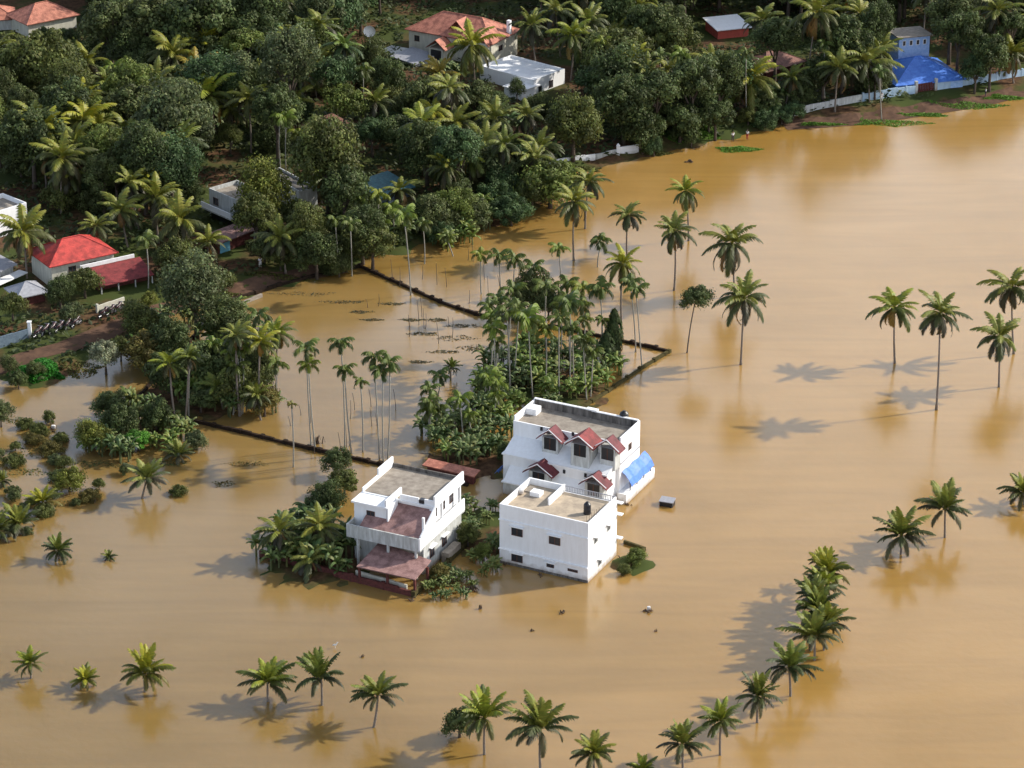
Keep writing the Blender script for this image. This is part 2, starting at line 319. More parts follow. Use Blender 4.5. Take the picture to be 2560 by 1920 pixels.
def palm_crown(seed, n=29, young=False):
    r = random.Random(seed); m = MB()
    gap = r.uniform(0, 6.28)
    for i in range(n):
        t = i / (n - 1); az = i * 2.39996 + r.uniform(-.35, .35)
        if t > .3 and abs((az - gap + math.pi) % (2 * math.pi) - math.pi) < .5 and r.random() < .7: continue
        if young: p0 = 1.5 - 1.55 * t + r.uniform(-.18, .18); dr = .55 + 1.0 * t + r.uniform(-.15, .3)
        else: p0 = 1.42 - 2.25 * t ** .9 + r.uniform(-.2, .2); dr = 1.15 + .35 * t + r.uniform(-.2, .25)
        L0 = (.72 + .38 * math.sin(math.pi * min(1, .2 + t * .7))) * r.uniform(.78, 1.1)
        base = (.16, .175, .03) if t < .35 else (.062, .075, .024) if t < .7 else (.055, .052, .03)
        if not young and t > .8 and r.random() < .45: base = (.19, .12, .045)
        if young and t > .75: base = (.085, .08, .035)
        frond(m, r, az, p0, L0, dr, base, nl=20, lw=.06, ll=.23)
    return m.mesh('palm_crown', FROND)
def areca_crown(seed):
    r = random.Random(seed); m = MB()
    m.tube([(0, 0, -.55), (0, 0, -.2), (0, 0, .05)], [.085, .10, .05], 6, (.12, .17, .05))
    n = 9
    for i in range(n):
        t = i / (n - 1); az = i * 2.39996 + r.uniform(-.3, .3); p0 = 1.35 - 1.2 * t; 
        frond(m, r, az, p0, r.uniform(.85, 1.1), 1.9 + .5 * t, (.095, .125, .022) if t < .6 else (.06, .075, .02), nl=11, lw=.11, ll=.38, hang=1.0)
    return m.mesh('areca_crown', FROND)
def banana_clump(seed, ns=4):
    r = random.Random(seed); m = MB()
    for s in range(ns):
        ox, oy = r.uniform(-.55, .55), r.uniform(-.55, .55); h = r.uniform(.45, .9)
        m.tube([(ox, oy, 0), (ox, oy, h * .6), (ox, oy, h)], [.07, .06, .045], 6, (.13, .14, .06))
        n = r.randint(7, 9)
        for i in range(n):
            az = i * 2.4 + r.uniform(-.3, .3); p0 = 1.3 - .9 * i / n; L0 = r.uniform(.65, .95); wd = r.uniform(.11, .16)
            d2 = Vector((math.cos(az), math.sin(az), 0)); side = Vector((-d2.y, d2.x, 0)); p = Vector((ox, oy, h)); pts = [p.copy()]; dr = r.uniform(1.3, 2.1)
            for k in range(7):
                a = p0 - dr * (k / 7) ** 1.4; p = p + (d2 * math.cos(a) + Vector((0, 0, math.sin(a)))) * L0 / 7; pts.append(p.copy())
            c0 = (.095, .135, .04) if r.random() < .7 else (.135, .155, .05)
            for k in range(7):
                w0 = wd * math.sin(math.pi * min(1, (k + .25) / 7.3)) ** .6; w1 = wd * math.sin(math.pi * min(.999, (k + 1.25) / 7.6)) ** .6
                if k == 0: w0 = .02
                dz = Vector((0, 0, .05))
                for sg in (-1, 1):
                    m.poly([pts[k], pts[k+1], pts[k+1] + side * sg * w1 - dz, pts[k] + side * sg * w0 - dz], cv(c0, .18, r))
    return m.mesh('banana_leaves', FROND)
def leaf(m, p, n, sz, c, r):
    n = n.normalized(); a = n.cross(Vector((r.uniform(-1, 1), r.uniform(-1, 1), r.uniform(-1, 1)))).normalized(); b_ = n.cross(a)
    s2 = sz * r.uniform(.7, 1.25); a *= s2; b_ *= s2 * .62; up = n * sz * .18
    m.poly([p - a, p + b_ - up * .5, p + a * 1.0, ], c); m.poly([p - a, p + a, p - b_ - up], c)
def broad_crown(seed, nl=3800, lobes=16, hz=.8, size=.075, loose=0.0):
    r = random.Random(seed); m = MB(); LB = []
    for i in range(lobes):
        az = i * 2.39996; u = 1 - 1.55 * (i + .5) / lobes; rr = math.sqrt(max(0, 1 - u * u)); k = r.uniform(.42, .85)
        LB.append((Vector((math.cos(az) * rr * k, math.sin(az) * rr * k, u * hz * k)), r.uniform(.20, .44), r.uniform(.6, 1.5)))
    LB.append((Vector((0, 0, .1)), .5, .9))
    for i in range(nl):
        c, R0, br = LB[r.randrange(len(LB))]
        d = Vector((r.gauss(0, 1), r.gauss(0, 1), r.gauss(0, 1) + .25)).normalized(); rad = R0 * (r.random() ** .35) * (1 + loose * r.gauss(0, .25))
        p = c + Vector((d.x, d.y, d.z * hz)) * rad
        p += Vector(noise.noise_vector(p * 5)) * .06
        n = (d + Vector((r.gauss(0, .45), r.gauss(0, .45), r.gauss(0, .45)))).normalized()
        leaf(m, p, n, size, cv((.092 * br, .112 * br, .037 * br), .35, r), r)
    return m.mesh('leafy_crown', LEAF)
def limb_trunk(seed):
    # unit: height 1 = ground to crown centre, crown radius about 1 unit wide in x/y
    r = random.Random(seed); m = MB(); top = .72
    m.tube([(0, 0, -.05), (.02, .01, .35), (-.02, .03, top)], [.085, .06, .045], 7)
    for i in range(6):
        az = i * 1.05 + r.uniform(-.3, .3); e = Vector((math.cos(az) * .55, math.sin(az) * .55, r.uniform(.95, 1.2))); z0 = r.uniform(.4, .7)
        m.tube([(0, .02, z0), tuple(Vector((0, .02, z0)).lerp(e, .5) + Vector((0, 0, .06))), tuple(e)], [.035, .024, .01], 5)
    return m.mesh('branching_trunk', M['bark'], True)
def column_shrub(seed):
    r = random.Random(seed); m = MB()
    for i in range(1500):
        z = r.random(); rad = .24 * math.sin(math.pi * min(1, z * .85 + .12)) ** .7 * (.7 + .6 * r.random()); az = r.random() * 6.283
        d = Vector((math.cos(az), math.sin(az), .3)); leaf(m, Vector((d.x * rad, d.y * rad, z)), d, .05, cv((.05, .07, .022), .35, r), r)
    return m.mesh('climber_foliage', LEAF)
PALMS = [palm_crown(s) for s in (1, 2, 3, 4, 5, 6, 7, 8)]
YPALMS = [palm_crown(s, 28, True) for s in (11, 12, 13, 14, 15, 16, 17, 18)]
ARECAS = [areca_crown(s) for s in (21, 22, 23)]
BANANAS = [banana_clump(s, 3 + s % 3) for s in (31, 32, 33, 34)]
BROADS = [broad_crown(41, 6500, 18, .85, .052, .3), broad_crown(42, 7500, 24, 1.0, .050, .35), broad_crown(43, 6000, 13, .75, .055, .35), broad_crown(44, 8000, 28, 1.15, .045, .45), broad_crown(45, 5200, 15, .85, .055, .7), broad_crown(46, 9000, 34, .95, .045, .35)]
BTR = [limb_trunk(s) for s in (51, 52, 53)]
CLIMB = column_shrub(61)
def bent_trunk(seed, m_, rb, rt, bend):
    r = random.Random(seed); m = MB(); n = 9; az = r.random() * 6.28; pts = []; rad = []
    for i in range(n):
        t = i / (n - 1); s = math.sin(math.pi * t) * bend; pts.append((math.cos(az) * s, math.sin(az) * s, t)); rad.append(rb + (rt - rb) * t ** .6 + (.35 * rb if i == 0 else 0))
    return pts, rad
def trunk_mesh(base, top, rb, rt, matl, bend=.25, seed=0):
    """trunk from base to top, both relative to the root"""
    pts, rad = bent_trunk(seed, None, rb, rt, bend); m = MB()
    b0 = Vector(base); t0 = Vector(top); P_ = [b0.lerp(t0, p[2]) + Vector((p[0], p[1], 0)) for p in pts]
    m.tube(P_, rad, 7); return m.mesh('trunk', matl, True)
nutm = MB()
NR = []
for i in range(7):
    th = math.pi * i / 6
    NR.append([Vector((math.sin(th) * math.cos(ph), math.sin(th) * math.sin(ph), math.cos(th) * .8)) * (.15 + .035 * math.cos(5 * ph) * math.sin(th)) - Vector((0, 0, .12)) for ph in [2 * math.pi * j / 20 for j in range(20)]])
nb = len(nutm.v); nutm.v += [tuple(v) for ring in NR for v in ring]
for i in range(6):
    for j in range(20): nutm.f.append((nb + i*20 + j, nb + (i+1)*20 + j, nb + (i+1)*20 + (j+1) % 20, nb + i*20 + (j+1) % 20)); nutm.c.append((1, 1, 1)); nutm.mi.append(0)
NUTS = nutm.mesh('coconuts', M['nut'], True)
TREES = []   # (px, py, kind)
def col(o, tint): o.color = (*tint, 1)
TINT = dict(norm=(1, 1, 1), dark=(.80, .88, .85), yellow=(1.55, 1.4, .75), bright=(1.3, 1.35, .9), grey=(1.15, 1.15, 1.4), olive=(1.12, 1.06, .85), brown=(1.5, 1.05, .85), teal=(.75, 1.0, 1.1), pale=(2.3, 1.9, 2.6), vivid=(.9, 1.9, .7))
cnt = [0]
def coco(bx, by, cx, cy, wpx, label, tint='norm', young=False, group=None, name='coconut_palm', zb=None, nuts=True, lean=None):
    cnt[0] += 1; k = cnt[0]
    b0 = P(bx, by, 0); z0 = gz(b0.x, b0.y)
    b0 = P(bx, by, z0); c = PY(cx, cy + (10 if young else 4), b0.y); sc_ = proj(c)[2]; r = wpx / 2 / sc_ * (1.15 if young else 1.16) * R.uniform(.92, 1.12)
    root = thing(name, label, 'palm tree', b0, 0, group)
    tr = link('trunk', trunk_mesh((0, 0, -.6), c - b0, .17 if not young else .16, .10, M['palmbark'], min(.3, (c - b0).length * .02), k), root)
    cr = link('crown', (YPALMS if young else PALMS)[k % 8], root); cr.location = c - b0; cr.scale = (r, r, r); cr.rotation_euler = (R.uniform(-.2, .2), R.uniform(-.2, .2), R.uniform(0, 6.28)); cr.scale = (r * R.uniform(.88, 1.1), r * R.uniform(.88, 1.1), r * R.uniform(.85, 1.2)); col(cr, TINT[tint])
    if nuts and not young:
        nu = link('coconut_bunch', NUTS, root); nu.location = c - b0; nu.scale = (r * .9,) * 3
    TREES.append((cx, cy)); return root
def areca(bx, by, cx, cy, wpx, label, tint='norm', group=None):
    cnt[0] += 1; k = cnt[0]; b0 = P(bx, by, 0); z0 = gz(b0.x, b0.y); b0 = P(bx, by, z0); c = PY(cx, cy, b0.y); r = wpx / 2 / proj(c)[2] * 1.35
    root = thing('areca_palm', label, 'palm tree', b0, 0, group)
    link('trunk', trunk_mesh((0, 0, -.5), (c - b0) - Vector((0, 0, r * .5)), .10, .075, M['arecabark'], .12, k), root)
    cr = link('crown', ARECAS[k % 3], root); cr.location = c - b0; cr.scale = (r, r, r); cr.rotation_euler = (0, 0, R.uniform(0, 6.28)); col(cr, TINT[tint])
    TREES.append((cx, cy)); return root
def broad(cx, cy, wpx, h, label, tint='norm', group=None, zr=1.0, var=None, name='broadleaf_tree', cat='tree'):
    """crown centre at pixel, h = height of the crown centre above the ground in metres"""
    cnt[0] += 1; k = cnt[0]; c = P(cx, cy, h + .5); z0 = gz(c.x, c.y); c = P(cx, cy, h + z0); r = wpx / 2 / proj(c)[2] * 1.08
    root = thing(name, label, cat, (c.x, c.y, z0), 0, group)
    tr = link('trunk', BTR[k % 3], root); tr.scale = (r, r, h); tr.rotation_euler = (0, 0, R.uniform(0, 6.28))
    cr = link('crown', BROADS[k % 6 if var is None else var], root); cr.location = (0, 0, h); cr.scale = (r * R.uniform(.9, 1.15), r * R.uniform(.85, 1.1), r * zr * R.uniform(.85, 1.2)); cr.rotation_euler = (R.uniform(-.25, .25), R.uniform(-.25, .25), R.uniform(0, 6.28)); col(cr, TINT[tint] if isinstance(tint, str) else tint)
    TREES.append((cx, cy)); return root
def banana(cx, cy, wpx, label, tint='norm', group=None, z0=None):
    cnt[0] += 1; k = cnt[0]; c = P(cx, cy, 1.0); z0 = gz(c.x, c.y); c = P(cx, cy, 1.0 + z0); r = wpx / 2 / proj(c)[2] * .95
    o = link('banana_plant', BANANAS[k % 4]); o.location = (c.x, c.y, z0 - .15); o.scale = (r * 1.15, r * 1.15, r * R.uniform(1.2, 1.7)); o.rotation_euler = (0, 0, R.uniform(0, 6.28)); col(o, TINT[tint])
    TREES.append((cx, cy)); return tag(o, label, 'banana plant', group)
def climber(bx, by, topy, wpx, label, tint='norm'):
    b0 = P(bx, by, 0); z0 = gz(b0.x, b0.y); c = PY(bx, topy, b0.y); h = c.z - z0; wm_ = wpx / proj(c)[2] / .5
    root = thing('climber_covered_tree', label, 'tree', (b0.x, b0.y, z0))
    o = link('foliage', CLIMB, root); o.scale = (wm_, wm_, h); col(o, TINT[tint])
    o = link('trunk', trunk_mesh((0, 0, -.4), (0, 0, h * .9), .14, .06, M['bark'], .05, 3), root); TREES.append((bx, topy)); return root
# ------------------------------------------------------------------ buildings
class Bld:
    def __init__(s, name, label, cat, o, ang, group=None):
        s.o = Vector((o[0], o[1], 0)); s.a = ang; s.root = thing(name, label, cat, s.o, ang, group); s.R = Matrix.Rotation(-ang, 3, 'Z')
    def loc(s, px, py, z):
        return s.R @ (P(px, py, z) - s.o)
    def face(s, px, py, y=None, x=None):
        c = s.R @ (Vector((0, 0, CH)) - s.o); d = s.R @ Vector(ray(px, py))
        t = (y - c.y) / d.y if y is not None else (x - c.x) / d.x
        return c + d * t
    def part(s, name, mb, m, parent=None, **k): return mb.obj(name, m, parent or s.root, **k)
    def box(s, name, x0, x1, y0, y1, z0, z1, m, parent=None, bevel=0): return MB().box(x0, x1, y0, y1, z0, z1).obj(name, m, parent or s.root, bevel=bevel)
    def parapet(s, x0, x1, y0, y1, z0, z1, m, t=.18, sides='fblr', name='parapet'):
        if 'f' in sides: s.box(name, x0, x1, y0, y0 + t, z0, z1, m)
        if 'b' in sides: s.box(name, x0, x1, y1 - t, y1, z0, z1, m)
        if 'l' in sides: s.box(name, x0, x0 + t, y0 + t, y1 - t, z0, z1, m)
        if 'r' in sides: s.box(name, x1 - t, x1, y0 + t, y1 - t, z0, z1, m)
    def window(s, face, a, z, w, h, pos, shade=True, panes=2, fm=None, name='window'):
        f = MB(); g = MB(); t = .07
        def bx(m_, a0, a1, z0, z1, d0, d1):
            if face == 'f': m_.box(a0, a1, pos - d1, pos - d0, z0, z1)
            else: m_.box(pos + d0, pos + d1, a0, a1, z0, z1)
        bx(g, a - w/2 + t, a + w/2 - t, z - h/2 + t, z + h/2 - t, .002, .03)
        bx(f, a - w/2, a + w/2, z + h/2 - t, z + h/2, .002, .07); bx(f, a - w/2, a + w/2, z - h/2, z - h/2 + t, .002, .07)
        for k in range(panes + 1):
            c = a - w/2 + t/2 + (w - t) * k / panes; bx(f, c - t/2, c + t/2, z - h/2 + t, z + h/2 - t, .003, .06)
        fo = f.obj(name, fm or M['frame'], s.root); g.obj('pane', M['glass'], fo)
        if shade:
            q = MB(); bx(q, a - w/2 - .2, a + w/2 + .2, z + h/2 + .12, z + h/2 + .2, .002, .38); q.obj('sunshade', M['white'], fo)
        return fo
    def hip(s, x0, x1, y0, y1, z, h, m, ov=.5, name='roof', ridge=None):
        x0 -= ov; x1 += ov; y0 -= ov; y1 += ov; q = MB(); D = min(x1 - x0, y1 - y0) / 2 if ridge is None else ridge
        if x1 - x0 >= y1 - y0: r0 = (x0 + D, (y0 + y1) / 2, z + h); r1 = (x1 - D, (y0 + y1) / 2, z + h)
        else: r0 = ((x0 + x1) / 2, y0 + D, z + h); r1 = ((x0 + x1) / 2, y1 - D, z + h)
        A, B_, C_, D_ = (x0, y0, z), (x1, y0, z), (x1, y1, z), (x0, y1, z)
        if x1 - x0 >= y1 - y0: fs = [(A, B_, r1, r0), (B_, C_, r1), (C_, D_, r0, r1), (D_, A, r0)]
        else: fs = [(A, B_, r0), (B_, C_, r1, r0), (C_, D_, r1), (D_, A, r0, r1)]
        for f in fs: q.poly(f)
        q.poly([(p[0], p[1], p[2] - .12) for p in (D_, C_, B_, A)])
        for p, n in ((A, B_), (B_, C_), (C_, D_), (D_, A)): q.poly([(p[0], p[1], z - .12), (n[0], n[1], z - .12), n, p])
        ro = q.obj(name, m, s.root)
        rt = MB(); rt.tube([Vector(r0), Vector(r1)], .11, 6)
        for p, e in ((A, r0), (D_, r0), (B_, r1), (C_, r1)):
            if x1 - x0 < y1 - y0: e = {A: r0, B_: r0, C_: r1, D_: r1}[p]
            rt.tube([Vector(p), Vector(e)], .09, 5)
        rt.obj('ridge_tiles', m, ro); return ro
    def gable_y(s, xc, w, y0, y1, z, h, m, t=.12, name='dormer_roof', parent=None, ov=.3):
        q = MB(); hw = w / 2 + ov; zz = z - h * ov / (w / 2)
        q.slab([(xc - hw, y0, zz), (xc, y0, z + h), (xc, y1, z + h), (xc - hw, y1, zz)], t) ; q.slab([(xc, y0, z + h - .01), (xc + hw, y0, zz), (xc + hw, y1, zz), (xc, y1, z + h - .01)], t)
        return q.obj(name, m, parent or s.root)
def frame_from(p0, p1, z):
    a = P(*p0, z); b_ = P(*p1, z); d = b_ - a; return a, math.atan2(d.y, d.x), d.length
A1 = math.radians(-26.65)
# --- near white house ------------------------------------------------
b = Bld('white_house', 'near white two storey house with flat sandy roof terrace, standing straight in the flood', 'house', (-1.362, 277.49), A1)
W, D = 10.7, 7.4
b.box('wall', 0, W, 0, D, -1.2, 6.4, M['white'])
b.box('roof_terrace', .18, W - .18, .18, D - .18, 6.401, 6.45, M['terrace'])
b.parapet(0, W, 0, D, 6.4, 7.2, M['white'], sides='flr')
b.box('parapet', 0, 4.2, D - .18, D, 6.4, 7.2, M['white'])
b.box('partition_wall', 4.2, 4.38, 3.4, D, 6.45, 7.3, M['white'])
for i in range(4):
    b.box('steps', .4 + i * .8, 1.2 + i * .8, 5.2, 6.6, 6.45, 6.6 + .16 * i, M['concrete']) if i == 0 else None
b.box('roof_hatch', 1.4, 2.6, 4.6, 5.6, 6.45, 6.95, M['white'])
q = MB(); q.box(4.4, W - .18, D - .10, D - .04, 7.1, 7.18); q.box(4.4, W - .18, D - .10, D - .04, 6.5, 6.56)
for i in range(30): q.box(4.5 + i * .2, 4.56 + i * .2, D - .10, D - .04, 6.56, 7.1)
b.part('railing', q, M['grey'])
q = MB(); q.box(-.06, W + .06, -.14, -.003, 5.30, 5.42); b.part('ledge', q, M['white'])
q = MB(); q.box(-.06, W + .06, -.20, -.003, 1.75, 1.87); b.part('ledge', q, M['white'])
for a, z, ww, hh in ((2.15, 4.25, 1.35, 1.0), (6.7, 4.25, 1.35, 1.0), (2.15, 1.05, 1.35, .95), (6.2, 1.1, .9, .5)): b.window('f', a, z, ww, hh, 0)
b.window('f', 8.9, 1.1, 1.2, .3, 0, shade=False)
b.box('base_band', -.03, W + .03, -.05, -.003, -1, .28, M['stained'])
for y_, z_ in ((1.9, 4.4), (5.2, 4.4), (3.0, 1.2)): b.window('r', y_, z_, .9, .8, W, shade=True, panes=2, fm=M['whiteold'])
for z_ in (6.3, 4.9, 2.0): b.box('sunshade', W - 1.6, W + .55, D + .003, D + .55, z_, z_ + .12, M['white'])
q = MB()
for i in range(6): q.tube([(W - .35 + .06*i, .3 + .5*i, 6.4), (W - .35 + .06*i, .3 + .5*i, 7.9)], .02, 5)
b.part('reinforcing_bars', q, M['frame'])
def tank(px, py, z, r, h, label, m='blacktank'):
    p = P(px, py, z); t_ = thing('water_tank', label, 'water tank', p); q = MB(); n = 14
    q.tube([(0, 0, 0), (0, 0, h * .12), (0, 0, h * .14), (0, 0, h * .42), (0, 0, h * .44), (0, 0, h * .47), (0, 0, h * .74), (0, 0, h * .8), (0, 0, h * .95)], [r, r, r * .96, r * .96, r, r * .96, r * .95, r * .9, r * .45], n); q.obj('tank_body', M[m], t_, smooth=False)
    q = MB(); q.tube([(0, 0, h * .95), (0, 0, h)], [r * .3, r * .3], 10); q.obj('lid', M[m], t_); return t_
tank(1468, 1284, 6.45, .42, 1.45, 'slim black water tank on the roof terrace of the near white house')
tank(1560, 1056, 7.15, .55, 1.5, 'black water tank at the back corner of the house with red dormers')
tank(1302, 1232, 6.6, .35, .6, 'small white drum at the back of the near white house roof', 'white')
# --- dormered white house ---------------------------------------------
b = Bld('dormer_house', 'white house with five small red dormers stepping down its front, blue tarpaulin at its side', 'house', (-1.362, 277.49), A1)
X0, X1 = -8.2, 5.4
b.box('upper_wall', X0, X1, 19.7, 25.2, -1, 7.0, M['white'])
b.box('roof_terrace', X0 + .18, X1 - .18, 19.88, 25.0, 7.001, 7.05, M['concrete'])
b.box('parapet', X0, X1, 19.7, 19.88, 7.0, 7.35, M['white']); b.box('parapet', X0, X0 + .18, 19.88, 25.2, 7.0, 7.9, M['white'])
b.box('parapet', X1 - .18, X1, 19.88, 25.2, 7.0, 7.9, M['white'])
b.box('back_parapet', X0 + .18, -.6, 25.0, 25.2, 7.0, 8.0, M['stained']); b.box('back_parapet', -.6, X1 - .18, 24.8, 25.0, 7.05, 8.0, M['stained'])
b.box('coping', X0 + .1, -.6, 24.95, 25.27, 8.0, 8.1, M['white']); b.box('coping', -.6, X1 - .1, 24.75, 25.07, 8.0, 8.1, M['white']); b.box('coping', -1.3, .1, 24.70, 25.3, 8.101, 8.25, M['white'])
b.box('roof_block', X0 + .2, X0 + 1.5, 22.6, 24.0, 7.05, 7.8, M['white'])
b.box('lower_wall', X0, X1 - .4, 17.1, 19.695, -1, 4.25, M['white'])
b.box('ledge', X0 - .05, X1 - .2, 16.8, 19.695, 4.255, 4.42, M['white'])
b.box('lower_ledge', X0 + .7, X1 - .1, 15.2, 17.095, 1.55, 1.7, M['white'])
b.part('sloped_roof', MB().slab([(X0 + .1, 17.0, 4.44), (X1 - .2, 17.0, 4.44), (X1 - .2, 19.69, 5.55), (X0 + .1, 19.69, 5.55)], .12), M['white'])
b.part('lower_sloped_roof', MB().slab([(X0 + .9, 15.4, 1.72), (X1 - .15, 15.4, 1.72), (X1 - .15, 17.09, 3.0), (X0 + .9, 17.09, 3.0)], .12), M['white'])
for xx in (X0 + .1, X1 - .35): b.part('gable_infill', MB().prism([(xx + .02, 16.9, 4.43), (xx + .12, 16.9, 4.43), (xx + .12, 19.68, 4.43), (xx + .02, 19.68, 4.43)], [(xx + .02, 16.9, 4.45), (xx + .12, 16.9, 4.45), (xx + .12, 19.68, 5.4), (xx + .02, 19.68, 5.4)]), M['white'])
b.box('front_room', X0 + .8, X1 - .2, 15.5, 17.09, -1, 1.545, M['whiteold'])
b.box('string_course', X1 + .003, X1 + .09, 19.8, 25.1, 4.6, 4.72, M['grey'])
def dormer(apx, apy, yw, zb, zap, w, dep, roofm, wide=False):
    p = b.face(apx, apy, y=yw - dep); xc = p.x; zt = p.z; he = zt - 1.15 - zb; 
    d = link('dormer', MB().box(xc - w/2 + .35, xc + w/2 - .35, yw - dep + .35, yw - .003, zb, zb + max(.5, he)).mesh('dormer', M['whiteold']), b.root)
    b.gable_y(xc, w, yw - dep, yw + .02, zt - 1.15, 1.15, roofm, parent=d)
    g = MB(); g.box(xc - .75, xc + .75, yw - dep + .30, yw - dep + .345, zb + max(.05, he - 1.5), zb + max(.5, he) - .02); g.obj('dormer_window', M['dark'], d)
    f = MB(); f.box(xc - .05, xc + .05, yw - dep + .27, yw - dep + .297, zb + max(.05, he - 1.5), zb + max(.5, he) - .04); f.obj('dormer_window_bar', M['frame'], d)
    q = MB(); hw = w / 2 + .3; za = zt - 1.15
    q.tube([(xc - hw, yw - dep - .03, za), (xc, yw - dep - .03, zt + .02)], .06, 5); q.tube([(xc, yw - dep - .03, zt + .02), (xc + hw, yw - dep - .03, za)], .06, 5); q.obj('barge_board', M['white'], d)
dormer(1372, 1075, 19.7, 4.42, 0, 2.7, 1.8, M['crimson']); dormer(1447, 1091, 19.7, 4.42, 0, 3.0, 2.8, M['darkred']); dormer(1516, 1100, 19.7, 4.42, 0, 2.6, 1.8, M['crimson'])
dormer(1343, 1161, 17.1, 1.7, 0, 3.2, 1.9, M['crimson']); dormer(1481, 1190, 17.1, 1.7, 0, 2.9, 1.8, M['crimson'])
for px, py, yy in ((1354, 1071, 19.7), (1387, 1075, 19.7), (1433, 1084, 19.7), (1468, 1093, 19.7), (1497, 1098, 19.7), (1546, 1109, 19.7), (1411, 1178, 17.1), (1464, 1187, 17.1), (1514, 1198, 17.1)):
    p = b.face(px, py, y=yy); b.box('vent', p.x - .14, p.x + .14, yy - .12, yy - .003, p.z - .25, p.z + .2, M['dark'])
for y_, z_ in ((17.9, 3.0), (22.4, 5.8)): b.window('r', y_, z_, .8, .8, X1 if y_ > 19 else X1 - .4, shade=False)
b.box('side_annex', X1 + .003, 6.5, 19.2, 27.2, -1, 1.25, M['white'])
q = MB(); n = 8
for i in range(n):
    y0, y1 = 20.2 + i * .78, 20.2 + (i + 1) * .78; w0, w1 = .12 * math.sin(i * 1.9), .12 * math.sin((i + 1) * 1.9)
    for (xa, za), (xb, zb) in zip([(5.5, 3.5), (5.95, 3.15), (6.4, 2.6), (6.75, 1.9)], [(5.95, 3.15), (6.4, 2.6), (6.75, 1.9)]):
        q.slab([(xa, y0, za + w0), (xb, y0, zb + w0), (xb, y1, zb + w1), (xa, y1, za + w1)], .03)
b.part('tarpaulin_awning', q, M['blue'])
for i in range(4): b.box('awning_post', 6.38, 6.46, 20.4 + i * 1.9, 20.5 + i * 1.9, 1.25, 2.4, M['dark'])
q = MB(); 
for i in range(5): q.slab([(X0 - .9 + .05*i, 16.6 + .5*i, 1.7 + .2 * math.sin(i*2)), (X0 - .2, 16.6 + .5*i, 2.6), (X0 - .2, 17.12 + .5*i, 2.6), (X0 - .9 + .05*i, 17.12 + .5*i, 1.5 + .2 * math.sin(i*2+2))], .03)
b.part('tarpaulin_awning', q, M['blue'])
# --- left two storey house ---------------------------------------------
A3 = math.radians(-25.2)
b = Bld('terraced_house', 'weathered white house with pink tiled terrace and carport roof, bushes at its left', 'house', (-17.065, 272.58), A3)
b.part('carport_roof', MB().slab([(.3, 0, 2.15), (7.4, 0, 2.15), (7.5, 3.7, 2.75), (.5, 5.0, 2.85)], .12), M['pink'])
for x_, y_ in ((.5, .2), (3.9, .2), (7.2, .2), (7.2, 3.2)): b.box('carport_post', x_ - .12, x_ + .12, y_ - .12 + .1, y_ + .22, -1, 2.02, M['redwall'])
b.box('ground_wall', -2.6, 5.9, 5.0, 14.3, -1, 3.55, M['whiteold'])
b.box('balcony_slab', -2.7, 6.3, 3.4, 14.4, 3.56, 3.75, M['whiteold'])
b.part('tiled_slope', MB().slab([(-1.2, 3.45, 4.95), (6.11, 3.45, 4.95), (6.11, 7.49, 6.75), (-1.2, 7.49, 6.75)], .14), M['pink'])
b.part('raked_wall', MB().prism([(6.12, 3.7, 5.16), (6.3, 3.7, 5.16), (6.3, 7.28, 5.16), (6.12, 7.28, 5.16)], [(6.12, 3.7, 5.3), (6.3, 3.7, 5.3), (6.3, 7.28, 7.35), (6.12, 7.28, 7.35)]), M['white'])
b.box('balcony_parapet', -2.7, 6.12, 3.4, 3.58, 3.755, 5.1, M['slate'] if 0 else M['whiteold'])
b.box('balcony_parapet', 6.12, 6.3, 3.4, 14.4, 3.755, 5.15, M['white'])
b.box('balcony_parapet', -2.7, -2.52, 3.58, 7.5, 3.755, 5.1, M['whiteold'])
b.box('upper_wall', -2.6, 5.5, 7.5, 14.3, 3.76, 7.1, M['white']); b.box('terrace_side', 5.51, 6.1, 7.3, 7.45, 3.76, 7.1, M['white'])
b.box('roof_slab', -2.8, 6.25, 7.2, 14.5, 7.101, 7.28, M['white'])
b.box('roof_terrace', -2.55, 6.0, 7.45, 14.3, 7.285, 7.33, M['concrete'])
b.box('parapet', 6.0, 6.2, 7.3, 14.4, 7.285, 8.45, M['white']); b.box('parapet', -2.75, -2.55, 7.3, 10.9, 7.285, 7.75, M['white']); b.box('parapet', -2.75, -2.55, 10.9, 14.4, 7.285, 8.5, M['white'])
b.box('parapet', -2.55, 6.0, 14.25, 14.4, 7.285, 7.75, M['stained']); b.box('parapet', 1.9, 4.2, 7.3, 7.48, 7.285, 7.9, M['white']); b.box('parapet', 4.9, 6.0, 7.3, 7.48, 7.285, 7.9, M['white'])
b.box('water_heater', 4.25, 4.85, 7.3, 7.9, 7.33, 7.75, M['dark'])
b.box('stair_room', -2.65, 1.3, 5.2, 7.495, 3.76, 7.0, M['white']); b.box('stair_room_roof', -2.85, 1.5, 4.9, 7.19, 7.005, 7.2, M['white']); b.box('stair_parapet', 1.3, 1.5, 4.9, 8.6, 7.34, 8.1, M['white'])
b.box('stair_parapet', 1.52, 1.7, 4.9, 7.19, 5.4, 7.2, M['white'])
b.window('f', -.6, 5.7, 1.0, 1.2, 5.2, shade=False); b.window('f', 3.2, 5.8, 1.2, 1.3, 7.5, shade=False)
for y_ in (8.6, 10.6, 12.6): b.window('r', y_, 5.9, .9, 1.2, 5.5, shade=False)
for y_ in (7, 10): b.window('r', y_, 1.9, 1.1, 1.2, 5.9, shade=True)
b.window('f', 1.5, 1.8, 1.3, 1.3, 5.0, shade=False); b.window('f', 4.3, 1.4, 1.0, 1.9, 5.0, shade=False, name='door')
for y_ in (4.6, 9, 13.4): b.box('pillar', 5.95, 6.2, y_, y_ + .25, 5.151, 7.1, M['white'])
